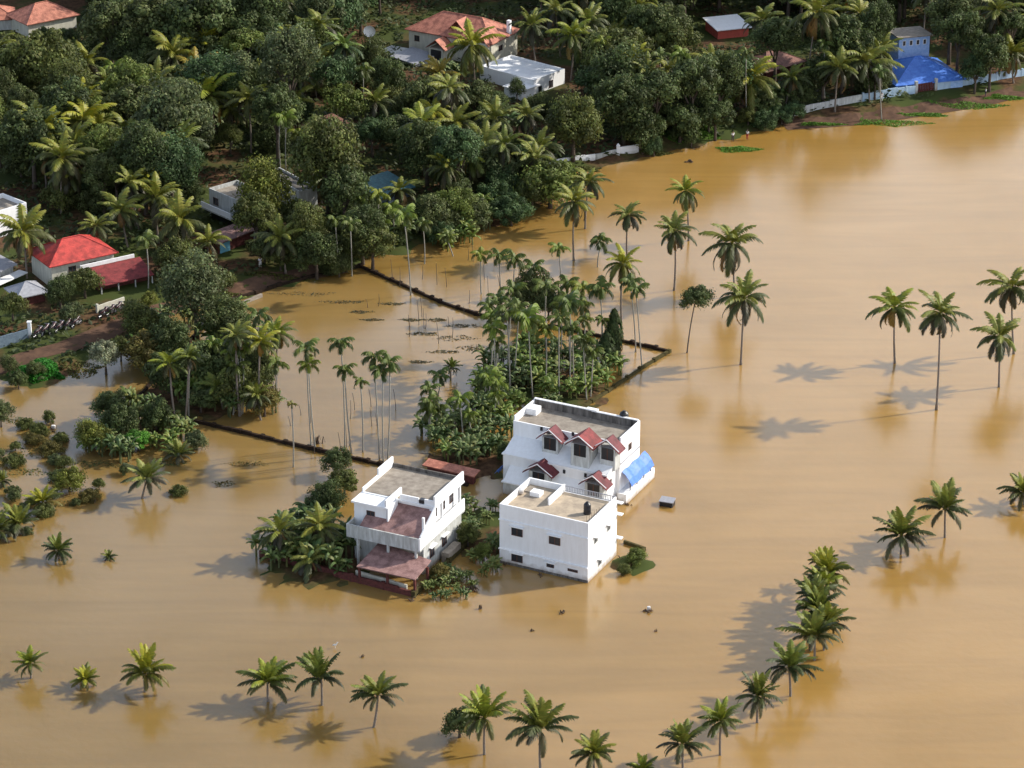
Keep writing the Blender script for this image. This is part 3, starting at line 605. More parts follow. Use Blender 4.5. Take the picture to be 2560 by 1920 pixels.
for x_ in (-1.5, 2.2, 5.6): b.box('pillar', x_, x_ + .25, 3.45, 3.7, -1, 3.555, M['whiteold'])

b.box('verandah_block', 6.31, 7.2, 8.5, 11.5, -1, 1.2, M['concrete'])
# --- houses in the wood --------------------------------------------------
def simple(name, label, p0, p1, z, depth, roof='flat', h=2.0, wm='cream', rm='orange', par=.6, windows=(), cat='house', extra=0):
    a, an, ln = frame_from(p0, p1, z); g = gz(a.x, a.y); b = Bld(name, label, cat, a, an)
    b.box('wall', 0, ln, 0, depth, -.5, z - (par if roof == 'flat' else 0), M[wm])
    if roof == 'flat':
        zz = z - par; b.box('roof_terrace', .15, ln - .15, .15, depth - .15, zz + .001, zz + .05, M[rm]); b.parapet(0, ln, 0, depth, zz, z, M[wm], t=.15)
    elif roof == 'hip': b.hip(0, ln, 0, depth, z, h, M[rm])
    elif roof == 'shed': b.part('roof', MB().slab([(-.4, -.5, z), (ln + .4, -.5, z), (ln + .4, depth + .4, z + h), (-.4, depth + .4, z + h)], .14), M[rm])
    for f, a_, z_, w_, h_ in windows: b.window(f, a_, z_, w_, h_, 0 if f == 'f' else ln, shade=False)
    b.ln = ln; return b
b = simple('villa', 'two storey villa with orange hipped tile roofs among trees at the top', (1022, 72), (1228, 108), 6.0, 8.5, 'hip', 2.6, 'cream', 'orange', windows=(('f', 1.6, 4.6, 1.0, 1.0), ('f', 9.5, 4.4, 1.6, .8), ('f', 7, 4.4, .9, 1), ('r', 3, 4.4, 1.2, .9)))
p = b.face(1088, 100, y=-3.0)
d = link('gabled_porch', MB().box(p.x - 1.4, p.x + 1.4, -2.8, -.003, -.5, p.z - 1.6).mesh('gabled_porch', M['cream']), b.root)
b.gable_y(p.x, 3.2, -3.0, 2.5, p.z - 1.3, 1.3, M['orange'], name='porch_roof', parent=d); MB().box(p.x - 1.0, p.x + 1.0, -2.85, -2.81, p.z - 3.4, p.z - 1.75).obj('porch_opening', M['dark'], d)
b.gable_y(b.ln * .55, 2.6, .8, 4.5, 7.2, 1.3, M['orange'], name='roof_gable'); b.gable_y(b.ln * .86, 4.2, -1.2, 4, 6.05, 1.9, M['orange'], name='roof_gable')
b.box('gable_wing', b.ln * .86 - 2, b.ln * .86 + 2, -1.0, -.003, -.5, 6.0, M['cream']); b.box('chimney', b.ln - .3, b.ln + .3, 5.5, 6.1, 5.6, 8.4, M['white'])
b.box('side_terrace', -3.5, 1.0, -3.6, -.003, -.5, 2.6, M['whiteold'])
b = simple('flat_white_house', 'bright white single storey house with flat roof, in front of the orange roofed villa', (1334, 200), (1412, 172), 4.0, 11.5, 'flat', 0, 'white', 'white', .45, windows=(('f', 4.3, 2.3, 1.0, 1.2),))
b.box('door', 1.2, 2.0, -.05, -.003, .3, 2.6, M['dark']); b.box('porch_roof', -3.6, 1.0, -.6, 3.5, 3.0, 3.15, M['white']); b.box('porch_wall', -3.4, -.003, -.4, 3.3, -.5, 2.995, M['white'])
b = simple('red_white_house', 'small house with red front wall and white sheet roof among dark trees', (1795, 74), (1872, 66), 3.4, 5.5, 'shed', .5, 'redpaint', 'white')
b = simple('tiled_cottage', 'cottage with worn brown tiled roof behind the tall straight palm trunk', (1915, 178), (2008, 152), 3.0, 6.5, 'hip', 1.8, 'redwall', 'brownroof')
b = simple('blue_house', 'blue house with blue sheet roof and pale blue upper storey behind the boundary wall', (2243, 212), (2408, 196), 2.4, 10.5, 'hip', 2.7, 'bluewall', 'blue', windows=(('f', 3, 1.3, 1.2, 1.0), ('f', 7, 1.3, 1.2, 1.0)))
p = b.face(2246, 140, y=8.5); p2 = b.face(2322, 138, y=8.5); zt = b.face(2246, 96, y=8.5).z
b.box('upper_storey', p.x, p2.x, 8.5, 13.0, 1.5, zt, M['bluewall']); b.box('upper_roof', p.x - .3, p2.x + .4, 8.2, 13.4, zt + .003, zt + .18, M['concrete'])
for k in range(4): b.window('f', p.x + .9 + k * (p2.x - p.x - 1.8) / 3, zt - .95, .6, .9, 8.5, shade=False, panes=1, fm=M['white'])
b = simple('red_roofed_house', 'house with bright red hipped roof and dark red lower awning roof, left side', (128, 664), (284, 630), 4.6, 6.6, 'hip', 2.1, 'cream', 'red', windows=(('f', 3, 3.4, 1.1, 1), ('f', 6, 3.4, 1.1, 1)))
b.part('awning_roof', MB().slab([(4.6, -5.2, 2.3), (12.6, -5.2, 2.3), (12.6, -.9, 3.5), (4.6, -.9, 3.5)], .1), M['darkred'])
b.box('balcony_band', 3.8, 11.8, -.95, -.75, 3.55, 4.05, M['white'])
for k in range(4): b.box('awning_post', 4.8 + k * 2.5, 4.95 + k * 2.5, -5.0, -4.85, -.5, 2.2, M['whiteold'])
b.box('shop_front', 5, 12.3, -3.6, -1.2, -.5, 2.2, M['redwall'])
b = simple('white_block', 'white flat roofed building cut off at the left edge', (-60, 545), (66, 506), 5.5, 5.5, 'flat', 0, 'white', 'concrete', .7)
b = simple('grey_shed', 'grey sheet roofed shed with pale lower roof edge at the left edge', (-60, 700), (32, 660), 3.2, 5.0, 'shed', 1.2, 'whiteold', 'grey')
b.box('lower_roof', -1, b.ln + .5, -2.2, -.6, 2.2, 2.35, M['white'])
b = simple('kiosk', 'little kiosk with grey pyramid roof and red walls by the dirt road', (48, 742), (112, 728), 2.6, 3.4, 'hip', 1.2, 'redwall', 'grey')
b = simple('balcony_house', 'grey white house with balcony half hidden behind the dense bush', (522, 470), (592, 500), 5.6, 5.0, 'flat', 0, 'whiteold', 'concrete', .6, windows=(('f', 1.6, 4.0, 1.2, 1.1),))
b.box('balcony', -.2, b.ln + .2, -1.4, -.003, 2.9, 3.1, M['whiteold']); b.box('balcony_parapet', -.2, b.ln + .2, -1.4, -1.25, 3.101, 3.9, M['white']); b.box('balcony_opening', .4, b.ln - .4, -.04, -.003, 1.2, 2.5, M['dark'])
b = simple('concrete_roofed_house', 'house showing a pale concrete roof edge below three thin areca trunks', (655, 428), (748, 478), 4.4, 3.0, 'flat', 0, 'whiteold', 'stained', .35)
b = simple('blue_panel_hut', 'hut with pale roof slab, light blue panel and dark red wall, beside the dirt road', (545, 606), (634, 572), 2.9, 3.0, 'shed', .1, 'redwall', 'pink')
b.box('blue_panel', .3, 2.2, -.06, -.003, .6, 2.5, M['cyan']); b.box('corner_post', b.ln - .2, b.ln, -.3, -.15, -.5, 2.7, M['whiteold'])
simple('pinkish_roofed_house', 'house with faded orange tiled roof in the top left corner', (70, 60), (190, 36), 4.5, 7, 'hip', 2.2, 'cream', 'orange')
simple('far_tiled_house', 'pale red tiled roof at the very left of the top edge', (-60, 52), (36, 46), 4, 6, 'hip', 1.8, 'whiteold', 'orange')
simple('teal_roofed_hut', 'low hut under a dark teal tarpaulin deep among the trees', (952, 492), (1028, 466), 2.6, 5, 'shed', 1.0, 'slate', 'teal', cat='hut')
simple('brown_roofed_shed', 'shed with broken brown tiled roof between tall trees', (826, 350), (894, 322), 3.0, 5, 'shed', 1.4, 'redwall', 'brownroof', cat='shed')
b = simple('white_gable_shed', 'small grey white roofed outbuilding left of the orange roofed villa', (985, 140), (1040, 158), 2.6, 4, 'shed', .6, 'whiteold', 'grey', cat='shed')
simple('lean_to', 'small orange roofed lean-to just behind the terraced house', (1068, 1160), (1182, 1186), 1.3, .7, 'shed', .2, 'redwall', 'orange', cat='shed')
# dish
p = P(924, 78, 6); t_ = thing('satellite_dish', 'white dish antenna left of the orange roofed villa', 'satellite dish', p - Vector((0, 0, 5.4)))
q = MB(); n = 16
rings = [[(r_ * math.cos(2*math.pi*k/n), -.55 + .5 * (r_ / 1.0) ** 2 * -1 + .3, r_ * math.sin(2*math.pi*k/n) + 5.6) for k in range(n)] for r_ in (.15, .5, .8, 1.0)]
for a_, b_ in zip(rings, rings[1:]):
    for k in range(n): q.poly([a_[k], a_[(k+1)%n], b_[(k+1)%n], b_[k]])
q.poly(rings[0]); q.obj('dish', M['white'], t_); MB().tube([(0, -.2, -.3), (0, -.2, 5.5)], .08, 8).obj('pole', M['grey'], t_)
# ------------------------------------------------------------------ walls
def wall_run(name, label, pts, h, th, m, pier=0, zb=-1.2, cat='wall', capm=None, follow=False, gap=0):
    ps = [P(x, y, 0) for x, y in pts]; c0 = ps[0].copy(); mb = MB(); pb = MB(); cb = MB(); npr = 0
    for i in range(len(ps) - 1):
        d = ps[i+1] - ps[i]; ln = d.length; d.normalize(); nr = Vector((-d.y, d.x, 0)) * th / 2; g0 = gz(ps[i].x, ps[i].y) if follow else 0; g1 = gz(ps[i+1].x, ps[i+1].y) if follow else 0
        k = max(1, int(ln / 1.6)); 
        for j in range(k):
            a = ps[i].lerp(ps[i+1], j / k) - c0; e = ps[i].lerp(ps[i+1], (j + 1) / k) - c0; za = h + g0 + (g1 - g0) * j / k; dz = R.uniform(-.13, .08) if not capm else 0
            e2 = a.lerp(e, .998)
            bot = [a - nr, e2 - nr, e2 + nr, a + nr]; mb.prism([(v.x, v.y, zb) for v in bot], [(v.x, v.y, za + dz) for v in bot])
            if pier and j % 2 == 0:
                c = a; s1 = nr * 1.5; s2 = d * th * .7
                bt = [c - s1 - s2, c - s1 + s2, c + s1 + s2, c + s1 - s2]; pb.prism([(v.x, v.y, zb) for v in bt], [(v.x, v.y, za + pier) for v in bt])
    root = thing(name, label, cat, c0); mb.obj('wall_panels', m, root)
    if pier: pb.obj('piers', m, root)
    return root
wall_run('compound_wall', 'dark mossy compound wall running from the far dirt bank down right to the corner in open water', [(900, 668), (1000, 712), (1100, 757), (1190, 788), (1290, 802), (1480, 838), (1580, 860), (1670, 880)], .42, .34, M['moss'], .12)
wall_run('compound_wall', 'greenish brown wall from the open water corner towards the dormer house', [(1672, 882), (1600, 925), (1520, 980), (1420, 1045), (1330, 1095)], .40, .34, M['mossgreen'], .06)
wall_run('compound_wall', 'dark wall along the dirt bank at the upper edge of the flooded yard', [(575, 755), (640, 735), (700, 715), (760, 700), (820, 685), (900, 668)], .45, .34, M['moss'], .1)
wall_run('compound_wall', 'dark wall running from the palm thicket to behind the pink terraced house', [(330, 1015), (470, 1052), (600, 1082), (800, 1130), (950, 1163), (1170, 1216)], .42, .34, M['moss'], .1)
wall_run('compound_wall', 'short dark wall half hidden under the palm thicket', [(330, 1015), (450, 880), (575, 755)], .40, .34, M['moss'])
wall_run('compound_wall', 'red brown wall in front of the bushes and carport of the terraced house', [(655, 1392), (760, 1420), (880, 1452), (1035, 1492)], .75, .30, M['redwall'], .1)
wall_run('compound_wall', 'low stained wall along the right side of the terraced house yard', [(1035, 1492), (1090, 1440), (1200, 1330)], .6, .30, M['mossgreen'], .1)
wall_run('front_yard_wall', 'cream topped wall just in front of the carport', [(890, 1444), (1018, 1480)], 1.0, .18, M['cream'])
wall_run('compound_wall', 'short mossy wall at the right foot of the near white house', [(1555, 1440), (1612, 1376), (1560, 1358)], .5, .30, M['mossgreen'])
wall_run('boundary_wall', 'pinkish white boundary wall left of the blue house gate, above the flooded bank', [(1996, 296), (2075, 282), (2154, 268)], 1.25, .2, M['whiteold'], 0, -.5, follow=True)
wall_run('boundary_wall', 'pale blue boundary wall just left of the gate of the blue house', [(2156, 268), (2220, 258), (2286, 248)], 1.35, .2, M['palewall'], .12, -.5, follow=True)
wall_run('boundary_wall', 'blue and white boundary wall right of the gate, reaching the right edge', [(2338, 240), (2450, 221), (2553, 203), (2640, 190)], 1.35, .2, M['palewall'], .1, -.5, follow=True)
wall_run('boundary_wall', 'low broken grey wall at the water inlet beyond the flooded bank', [(1895, 306), (1950, 302), (1994, 297)], .7, .2, M['whiteold'], 0, -.5, follow=True)
wall_run('garden_wall', 'cream white wall left of the stepped pillar, behind the pale green bush', [(1330, 432), (1412, 416), (1488, 405)], 1.35, .2, M['white'], 0, -1)
wall_run('garden_wall', 'dull grey wall piece between cream wall and bright white end piece', [(1490, 404), (1540, 394)], 1.3, .2, M['whiteold'], 0, -1)
wall_run('garden_wall', 'bright white end piece of wall at the water edge', [(1546, 392), (1596, 384)], 1.45, .2, M['white'], 0, -1)
p = P(1545, 394, 0); t_ = thing('gate_pillar', 'white pillar with pointed cap in the white garden wall', 'pillar', p); MB().box(-.25, .25, -.25, .25, -1, 1.9).obj('shaft', M['white'], t_)
q = MB(); q.prism([(-.3, -.3, 1.901), (.3, -.3, 1.901), (.3, .3, 1.901), (-.3, .3, 1.901)], [(-.04, -.04, 2.3), (.04, -.04, 2.3), (.04, .04, 2.3), (-.04, .04, 2.3)]); q.obj('cap', M['white'], t_)
p = P(2288, 247, 0); t_ = thing('gateway', 'brown gate between two pale pillars in front of the blue house', 'gate', (p.x, p.y, gz(p.x, p.y)), P(2288, 247).x * 0 + math.atan2((P(2338, 240) - p).y, (P(2338, 240) - p).x)); gl = (P(2338, 240) - p).length
for x_ in (-.2, gl - .25): MB().box(x_, x_ + .45, -.22, .22, -.5, 2.0).obj('pillar', M['whiteold'], t_)
q = MB(); 
for k in range(10): q.box(.3 + k * (gl - .65) / 10, .3 + (k + .7) * (gl - .65) / 10, -.04, .04, .1, 1.5)
q.box(.28, gl - .28, .041, .08, .3, .42); q.box(.28, gl - .28, .041, .08, 1.2, 1.32); q.obj('gate_leaf', M['redwall'], t_)
wall_run('roadside_wall', 'blue grey wall with white end post beside the dirt road at the left edge', [(-60, 905), (0, 888), (72, 866)], 1.5, .2, M['slate'], 0, -.5, follow=True)
p = P(77, 862, 0); t_ = thing('wall_end_post', 'white end post beside the blue grey roadside wall', 'post', (p.x, p.y, gz(p.x, p.y))); MB().box(-.22, .22, -.22, .22, -.4, 2.1).obj('shaft', M['white'], t_); MB().box(-.28, .28, -.28, .28, 2.101, 2.22).obj('cap', M['white'], t_)
t_ = wall_run('balustrade', 'cream balustrade wall behind the parked motorcycles', [(245, 800), (312, 776)], 1.0, .2, M['cream'], .25, -.5, follow=True)
wall_run('bank_edge_wall', 'narrow pale kerb wall at the left end of the flooded yard', [(578, 772), (655, 742)], .55, .3, M['concrete'], 0, -1)
# ------------------------------------------------------------------ small things
def motorcycle():
    t_ = thing('motorcycle', '', 'motorcycle', (0, 0, 0)); 
    for x_ in (-.65, .65):
        q = MB(); pts = [(x_ + .27 * math.cos(a), 0, .3 + .27 * math.sin(a)) for a in [k * math.pi / 8 for k in range(17)]]; q.tube(pts, .06, 6); wo = q.obj('wheel', M['rubber'], t_)
        q = MB(); 
        for k in range(4): a = k * math.pi / 4; q.tube([(x_ - .22 * math.cos(a), 0, .3 - .22 * math.sin(a)), (x_ + .22 * math.cos(a), 0, .3 + .22 * math.sin(a))], .015, 4)
        q.obj('spokes', M['chrome'], wo)
    q = MB(); q.tube([(-.75, 0, .62), (-.35, 0, .72), (.05, 0, .70), (.30, 0, .88), (.48, 0, .86)], [.08, .15, .14, .19, .07], 8); q.obj('body', M['purple'], t_, smooth=True)
    q = MB(); q.tube([(-.7, 0, .76), (-.3, 0, .84), (.08, 0, .80)], [.07, .13, .08], 8); q.obj('seat', M['rubber'], t_, smooth=True)
    q = MB(); q.box(-.2, .25, -.13, .13, .28, .6); q.obj('engine', M['chrome'], t_, bevel=.04)
    q = MB(); q.tube([(.65, 0, .3), (.45, 0, .95)], .035, 6); q.obj('fork', M['chrome'], t_)
    q = MB(); q.tube([(.30, -.34, 1.02), (.45, -.1, .98), (.45, .1, .98), (.30, .34, 1.02)], .02, 6); q.obj('handlebar', M['chrome'], t_)
    q = MB(); q.tube([(.48, 0, .9), (.58, 0, .9)], [.05, .09], 10); q.obj('headlight', M['chrome'], t_); return t_
mproto = motorcycle(); 
bikes = [(98, 846, 60, 'motorcycle parked nearest to the white wall end post'), (116, 840, 66, 'second motorcycle from the white wall end post'), (134, 836, 70, 'third motorcycle from the white wall end post'), (152, 832, 62, 'fourth motorcycle from the white wall end post'), (172, 826, 75, 'fifth motorcycle in the roadside row, beside the grey bush'), (192, 820, 64, 'last motorcycle at the right end of the roadside row'),
         (262, 796, 55, 'left one of three motorcycles before the cream balustrade'), (280, 790, 60, 'middle one of three motorcycles before the cream balustrade'), (298, 782, 66, 'right one of three motorcycles before the cream balustrade')]
for i, (x, y, a, lb) in enumerate(bikes):
    o = mproto if i == 0 else copy(mproto); p = P(x, y, .8); o.location = (p.x, p.y, gz(p.x, p.y) + .02); o.rotation_euler = (0, .0, math.radians(a)); o.scale = (1.3,) * 3; tag(o, lb, group='motorcycles parked along the dirt road')
def skin_obj(name, verts, edges, rad, m, parent=None):
    me = bpy.data.meshes.new(name); me.from_pydata(verts, edges, []); o = link(name, me, parent); o.modifiers.new('s', 'SKIN'); sm = o.modifiers.new('u', 'SUBSURF'); sm.levels = 1; sm.render_levels = 1
    me.skin_vertices.new() if not me.skin_vertices else None
    for i, r_ in enumerate(rad): me.skin_vertices[0].data[i].radius = (r_, r_ * .85) if not isinstance(r_, tuple) else r_
    me.skin_vertices[0].data[0].use_root = True
    dg = bpy.context.evaluated_depsgraph_get(); dg.update(); m2 = bpy.data.meshes.new_from_object(o.evaluated_get(dg)); o.modifiers.clear(); o.data = m2; m2.materials.clear(); m2.materials.append(m); m2.polygons.foreach_set('use_smooth', [True] * len(m2.polygons)); return o
def person(shirt, trousers, arm=0):
    t_ = thing('person', '', 'person', (0, 0, 0))
    V = [(0,0,.92),(0,0,1.12),(0,0,1.36),(0,0,1.48),(0,-.01,1.58),(0,-.01,1.70),(.10,0,.88),(.11,-.02,.48),(.11,0,.06),(.11,-.14,.03),(-.10,0,.88),(-.12,.03,.48),(-.13,.06,.06),(-.13,-.08,.03),(.19,0,1.38),(.25,.02 - arm,1.10 + arm),(.23,-.10 - arm,.86 + arm),(-.19,0,1.38),(-.25,.02,1.10),(-.23,-.08,.86)]
    Ed = [(0,1),(1,2),(2,3),(3,4),(4,5),(0,6),(6,7),(7,8),(8,9),(0,10),(10,11),(11,12),(12,13),(2,14),(14,15),(15,16),(2,17),(17,18),(18,19)]
    rad = [.14,.12,.14,.05,.085,.08,.085,.055,.04,.035,.085,.055,.04,.035,.05,.04,.03,.05,.04,.03]
    skin_obj('body', V, Ed, rad, M['skin'], t_)
    skin_obj('shirt', [V[0],V[1],V[2],V[14],V[15],V[17],V[18]], [(0,1),(1,2),(2,3),(3,4),(2,5),(5,6)], [.17,.155,.17,.08,.065,.08,.065], shirt, t_)
    skin_obj('trousers', [V[0],V[6],V[7],(.11,0,.14),V[10],V[11],(-.13,.06,.14)], [(0,1),(1,2),(2,3),(0,4),(4,5),(5,6)], [.155,.11,.085,.07,.11,.085,.07], trousers, t_)
    h = MB(); 
    for i in range(4):
        for j in range(10):
            def s_(i_, j_): th = math.pi * .55 * i_ / 4; ph = 2 * math.pi * j_ / 10; return (.098 * math.sin(th) * math.cos(ph), .01 + .105 * math.sin(th) * math.sin(ph), 1.67 + .115 * math.cos(th))
            h.poly([s_(i, j), s_(i + 1, j), s_(i + 1, j + 1), s_(i, j + 1)])
    h.obj('hair', M['rubber'], t_, smooth=True); return t_
for x, y, a, s_, tr_, lb in ((651, 678, 30, 'clothw', 'clothw', 'person in white standing on the dirt road beside the dark red walled hut'), (688, 668, 200, 'clothr', 'clothd', 'person in reddish shirt standing on the dirt road right of the person in white'),
        (1832, 346, 20, 'clothw', 'clothd', 'left one of two people at the green water edge below the dark trees'), (1868, 342, 150, 'clothw', 'clothr', 'right one of two people at the green water edge below the dark trees'), (2464, 236, 90, 'clothw', 'clothd', 'person walking on the dirt road by the blue and white boundary wall'),
        (2203, 262, 10, 'clothw', 'clothw', 'person in white standing in front of the pale blue boundary wall')):
    o = person(M[s_], M[tr_], .1 if a > 100 else 0); p = P(x, y, .5); g_ = gz(p.x, p.y); o.location = (p.x, p.y, g_); o.rotation_euler = (0, 0, math.radians(a)); tag(o, lb)
# submerged hut roof, debris
p = P(1668, 1262, 0); t_ = thing('floating_box_raft', 'dark box with pale grey lid floating right of the blue tarpaulin', 'raft', p, math.radians(-20)); MB().box(-.8, .8, -.55, .55, -.3, .55).obj('hull', M['blacktank'], t_, bevel=.06)
MB().slab([(-.85, -.6, .62), (.85, -.6, .62), (.85, .62, .74), (-.85, .62, .74)], .07).obj('lid', M['grey'], t_); q = MB(); 
for x_ in (-.6, .6): q.tube([(x_, -.57, 0), (x_, -.62, .3)], .12, 8)
q.obj('fenders', M['rubber'], t_)
def debris(px, py, sz, label, seed, m='rock', pale=False, cat='debris', h=.25):
    r = random.Random(seed); p = P(px, py, 0); t_ = thing('floating_debris', label, cat, p); q = MB()
    for i in range(9):
        a = r.random() * 6.28; d = r.random() * sz; c = Vector((math.cos(a) * d, math.sin(a) * d, 0)); e = c + Vector((r.uniform(-1, 1), r.uniform(-1, 1), r.uniform(.0, .5))) * sz * .8
        q.tube([c - Vector((0, 0, .1)), c.lerp(e, .5) + Vector((0, 0, h * .6)), e], [sz * .16, sz * .12, .03], 6)
    q.obj('branches', M[m], t_)
    if pale: MB().box(sz * .1, sz * .7, -.1, sz * .35, .05, .3 + h).obj('pale_bag', M['white'], t_, bevel=.08)
debris(1616, 1528, .6, 'clump of debris with a white bag drifting right of the near white house', 1, pale=True); debris(1638, 1578, .2, 'small dark debris drifting below the clump with the white bag', 2)
debris(1402, 1532, .45, 'brown twigs poking up in front of the near white house', 3); debris(1330, 1578, .22, 'faint debris drifting below the front of the near white house', 4); debris(1200, 1522, .25, 'dark stick poking up between the two houses and the lower palms', 5, h=.7)
debris(127, 1074, .8, 'pale bag floating in the yellowish reflection at the left', 6, pale=True); debris(905, 1642, .3, 'tiny dark debris above the palm pair in the lower middle', 7); debris(870, 1150, 1.0, 'dark branches beside the wall behind the terraced house', 8); debris(1180, 1475, .7, 'dark branches in the water between the terraced house and the near white house', 9, h=.5)
debris(1030, 1500, .5, 'brown branches at the right end of the carport wall', 10); debris(795, 1110, .5, 'thin dark stakes rising by the dark wall in the flooded yard', 11, h=1.4); debris(1725, 405, .8, 'twigs sticking out of the water near the far green bank', 12); debris(1600, 385, .8, 'dark rubbish by the end of the white garden wall', 13)
p = P(838, 1620, 0); t_ = thing('white_bird', 'white bird standing in shallow water above the palm pair in the lower middle', 'bird', p)
q = MB(); q.tube([(-.3, 0, .3), (-.1, 0, .38), (.12, 0, .4), (.2, 0, .55), (.22, 0, .68), (.34, 0, .66)], [.02, .10, .08, .03, .04, .01], 8); q.tube([(0, .04, .32), (0, .04, -.1)], .012, 4); q.tube([(0, -.04, .32), (0, -.04, -.1)], .012, 4); q.obj('body', M['feather'], t_, smooth=True)
debris(1262, 1412, .3, 'dark litter washed against the left foot of the near white house', 21); debris(1350, 1440, .4, 'dark litter washed against the front wall of the near white house', 22); debris(1570, 1262, .35, 'litter washed against the low wall under the blue tarpaulin', 23); debris(1555, 1400, .5, 'broken planks at the right foot of the near white house', 24)
# floating weeds and grass (uncountable)
def leafy_patch(name, cells, label, cat, tint, z=.0, size=.16, n=700, h=.35, kind='stuff', seed=0, noz=False):
    r = random.Random(seed); m = MB()
    for (px, py, wx, wy) in cells:
        c = P(px, py, 0); sc_ = proj(c)[2]; ra = wx / 2 / sc_; rb = wy / 2 / (sc_ * .45)
        for i in range(n):
            a = r.random() * 6.283; d = math.sqrt(r.random()); x = c.x + math.cos(a) * d * ra * (1 + .25 * math.sin(a * 3 + px)); y = c.y + math.sin(a) * d * rb * (1 + .25 * math.sin(a * 4 + py))
            zz = z + (0 if noz else gz(x, y)) + h * (1 - d * d) * r.random() + .02
            leaf(m, Vector((x, y, zz)), Vector((r.gauss(0, .5), r.gauss(0, .5), 1)), size, cv((.07, .095, .028), .35, r), r)
    o = m.obj(name, LEAF); col(o, tint); return tag(o, label, cat, kind=kind)
leafy_patch('grass', [(2220, 308, 190, 22), (2425, 266, 190, 20), (1745, 342, 130, 30), (1842, 374, 110, 20), (2510, 245, 110, 16), (1690, 352, 70, 28), (2310, 288, 120, 12), (2050, 312, 120, 10)], 'bright green grass strips along the far flooded bank', 'grass', (1.5, 2.3, .8), n=1100, seed=1)
leafy_patch('grass', [(98, 938, 130, 44), (60, 945, 60, 24)], 'vivid green weed patch at the left shore below the dirt road', 'grass', (.45, 1.75, .5), n=2200, h=1.0, seed=2, size=.2)
leafy_patch('ground_cover', [(200, 925, 120, 40), (290, 875, 120, 40), (560, 742, 110, 16), (700, 700, 200, 14), (1450, 425, 120, 16), (1640, 385, 80, 14)], 'dry greenish weeds along the muddy shore', 'weeds', (1.3, 1.0, .7), n=600, h=.3, seed=3)
leafy_patch('floating_weeds', [(1140, 845, 110, 16), (1160, 815, 90, 12), (1060, 835, 80, 10), (1110, 880, 90, 9), (1180, 870, 70, 16), (1030, 800, 60, 8), (930, 800, 60, 7), (900, 780, 60, 8), (980, 760, 70, 8), (760, 735, 160, 12), (860, 755, 120, 10), (1090, 800, 60, 9), (1050, 905, 60, 8)], 'dark floating weeds and litter in the walled flooded yard', 'weeds', (1.2, .8, 1.3), n=150, h=.06, seed=4, noz=True, size=.13)
leafy_patch('floating_weeds', [(620, 1160, 110, 14), (560, 1210, 60, 16), (300, 1165, 60, 10)], 'brown floating litter in the yellowish water left of the terraced house', 'weeds', (1.5, .9, .7), n=110, h=.06, seed=5, noz=True, size=.13)
# ------------------------------------------------------------------ trees standing in open water
G1 = 'coconut palms standing in open flood water'
for a in [
 (1722, 602, 1715, 474, 84, 'coconut palm farthest up the open water, bright green top, standing above another palm', 'bright'),
 (1685, 726, 1686, 574, 100, 'coconut palm just below the farthest one, long drooping lower fronds', 'norm'),
 (1838, 742, 1830, 604, 122, 'wide crowned coconut palm directly above another, right of the lone round tree'),
 (1852, 912, 1860, 742, 124, 'coconut palm right of the lone round small tree, reddish trunk'),
 (2238, 908, 2237, 764, 112, 'left one of the touching pair of palms in the right open water', 'bright'),
 (2341, 1024, 2350, 778, 120, 'tallest palm of the touching pair, long pale trunk, right open water'),
 (2536, 885, 2530, 712, 128, 'upper palm at the right edge, standing behind the lower one', 'olive'),
 (2498, 968, 2500, 838, 120, 'lower palm near the right edge with thick dark drooping fronds'),
 (1435, 651, 1437, 500, 116, 'tall dark palm with hanging fronds in front of the pale green bush', 'olive'),
 (1463, 572, 1472, 450, 92, 'palm close behind the tall dark one, by the pale green bush'),
 (1568, 640, 1570, 533, 84, 'grey green palm between the tall dark palm and the farthest palm', 'grey'),
 (1556, 836, 1557, 655, 98, 'palm with yellowing lower fronds above the banana grove', 'yellow')]:
    coco(*a[:5], a[5], a[6] if len(a) > 6 else 'norm', group=G1)
G2 = 'young coconut palms half drowned in the flood'
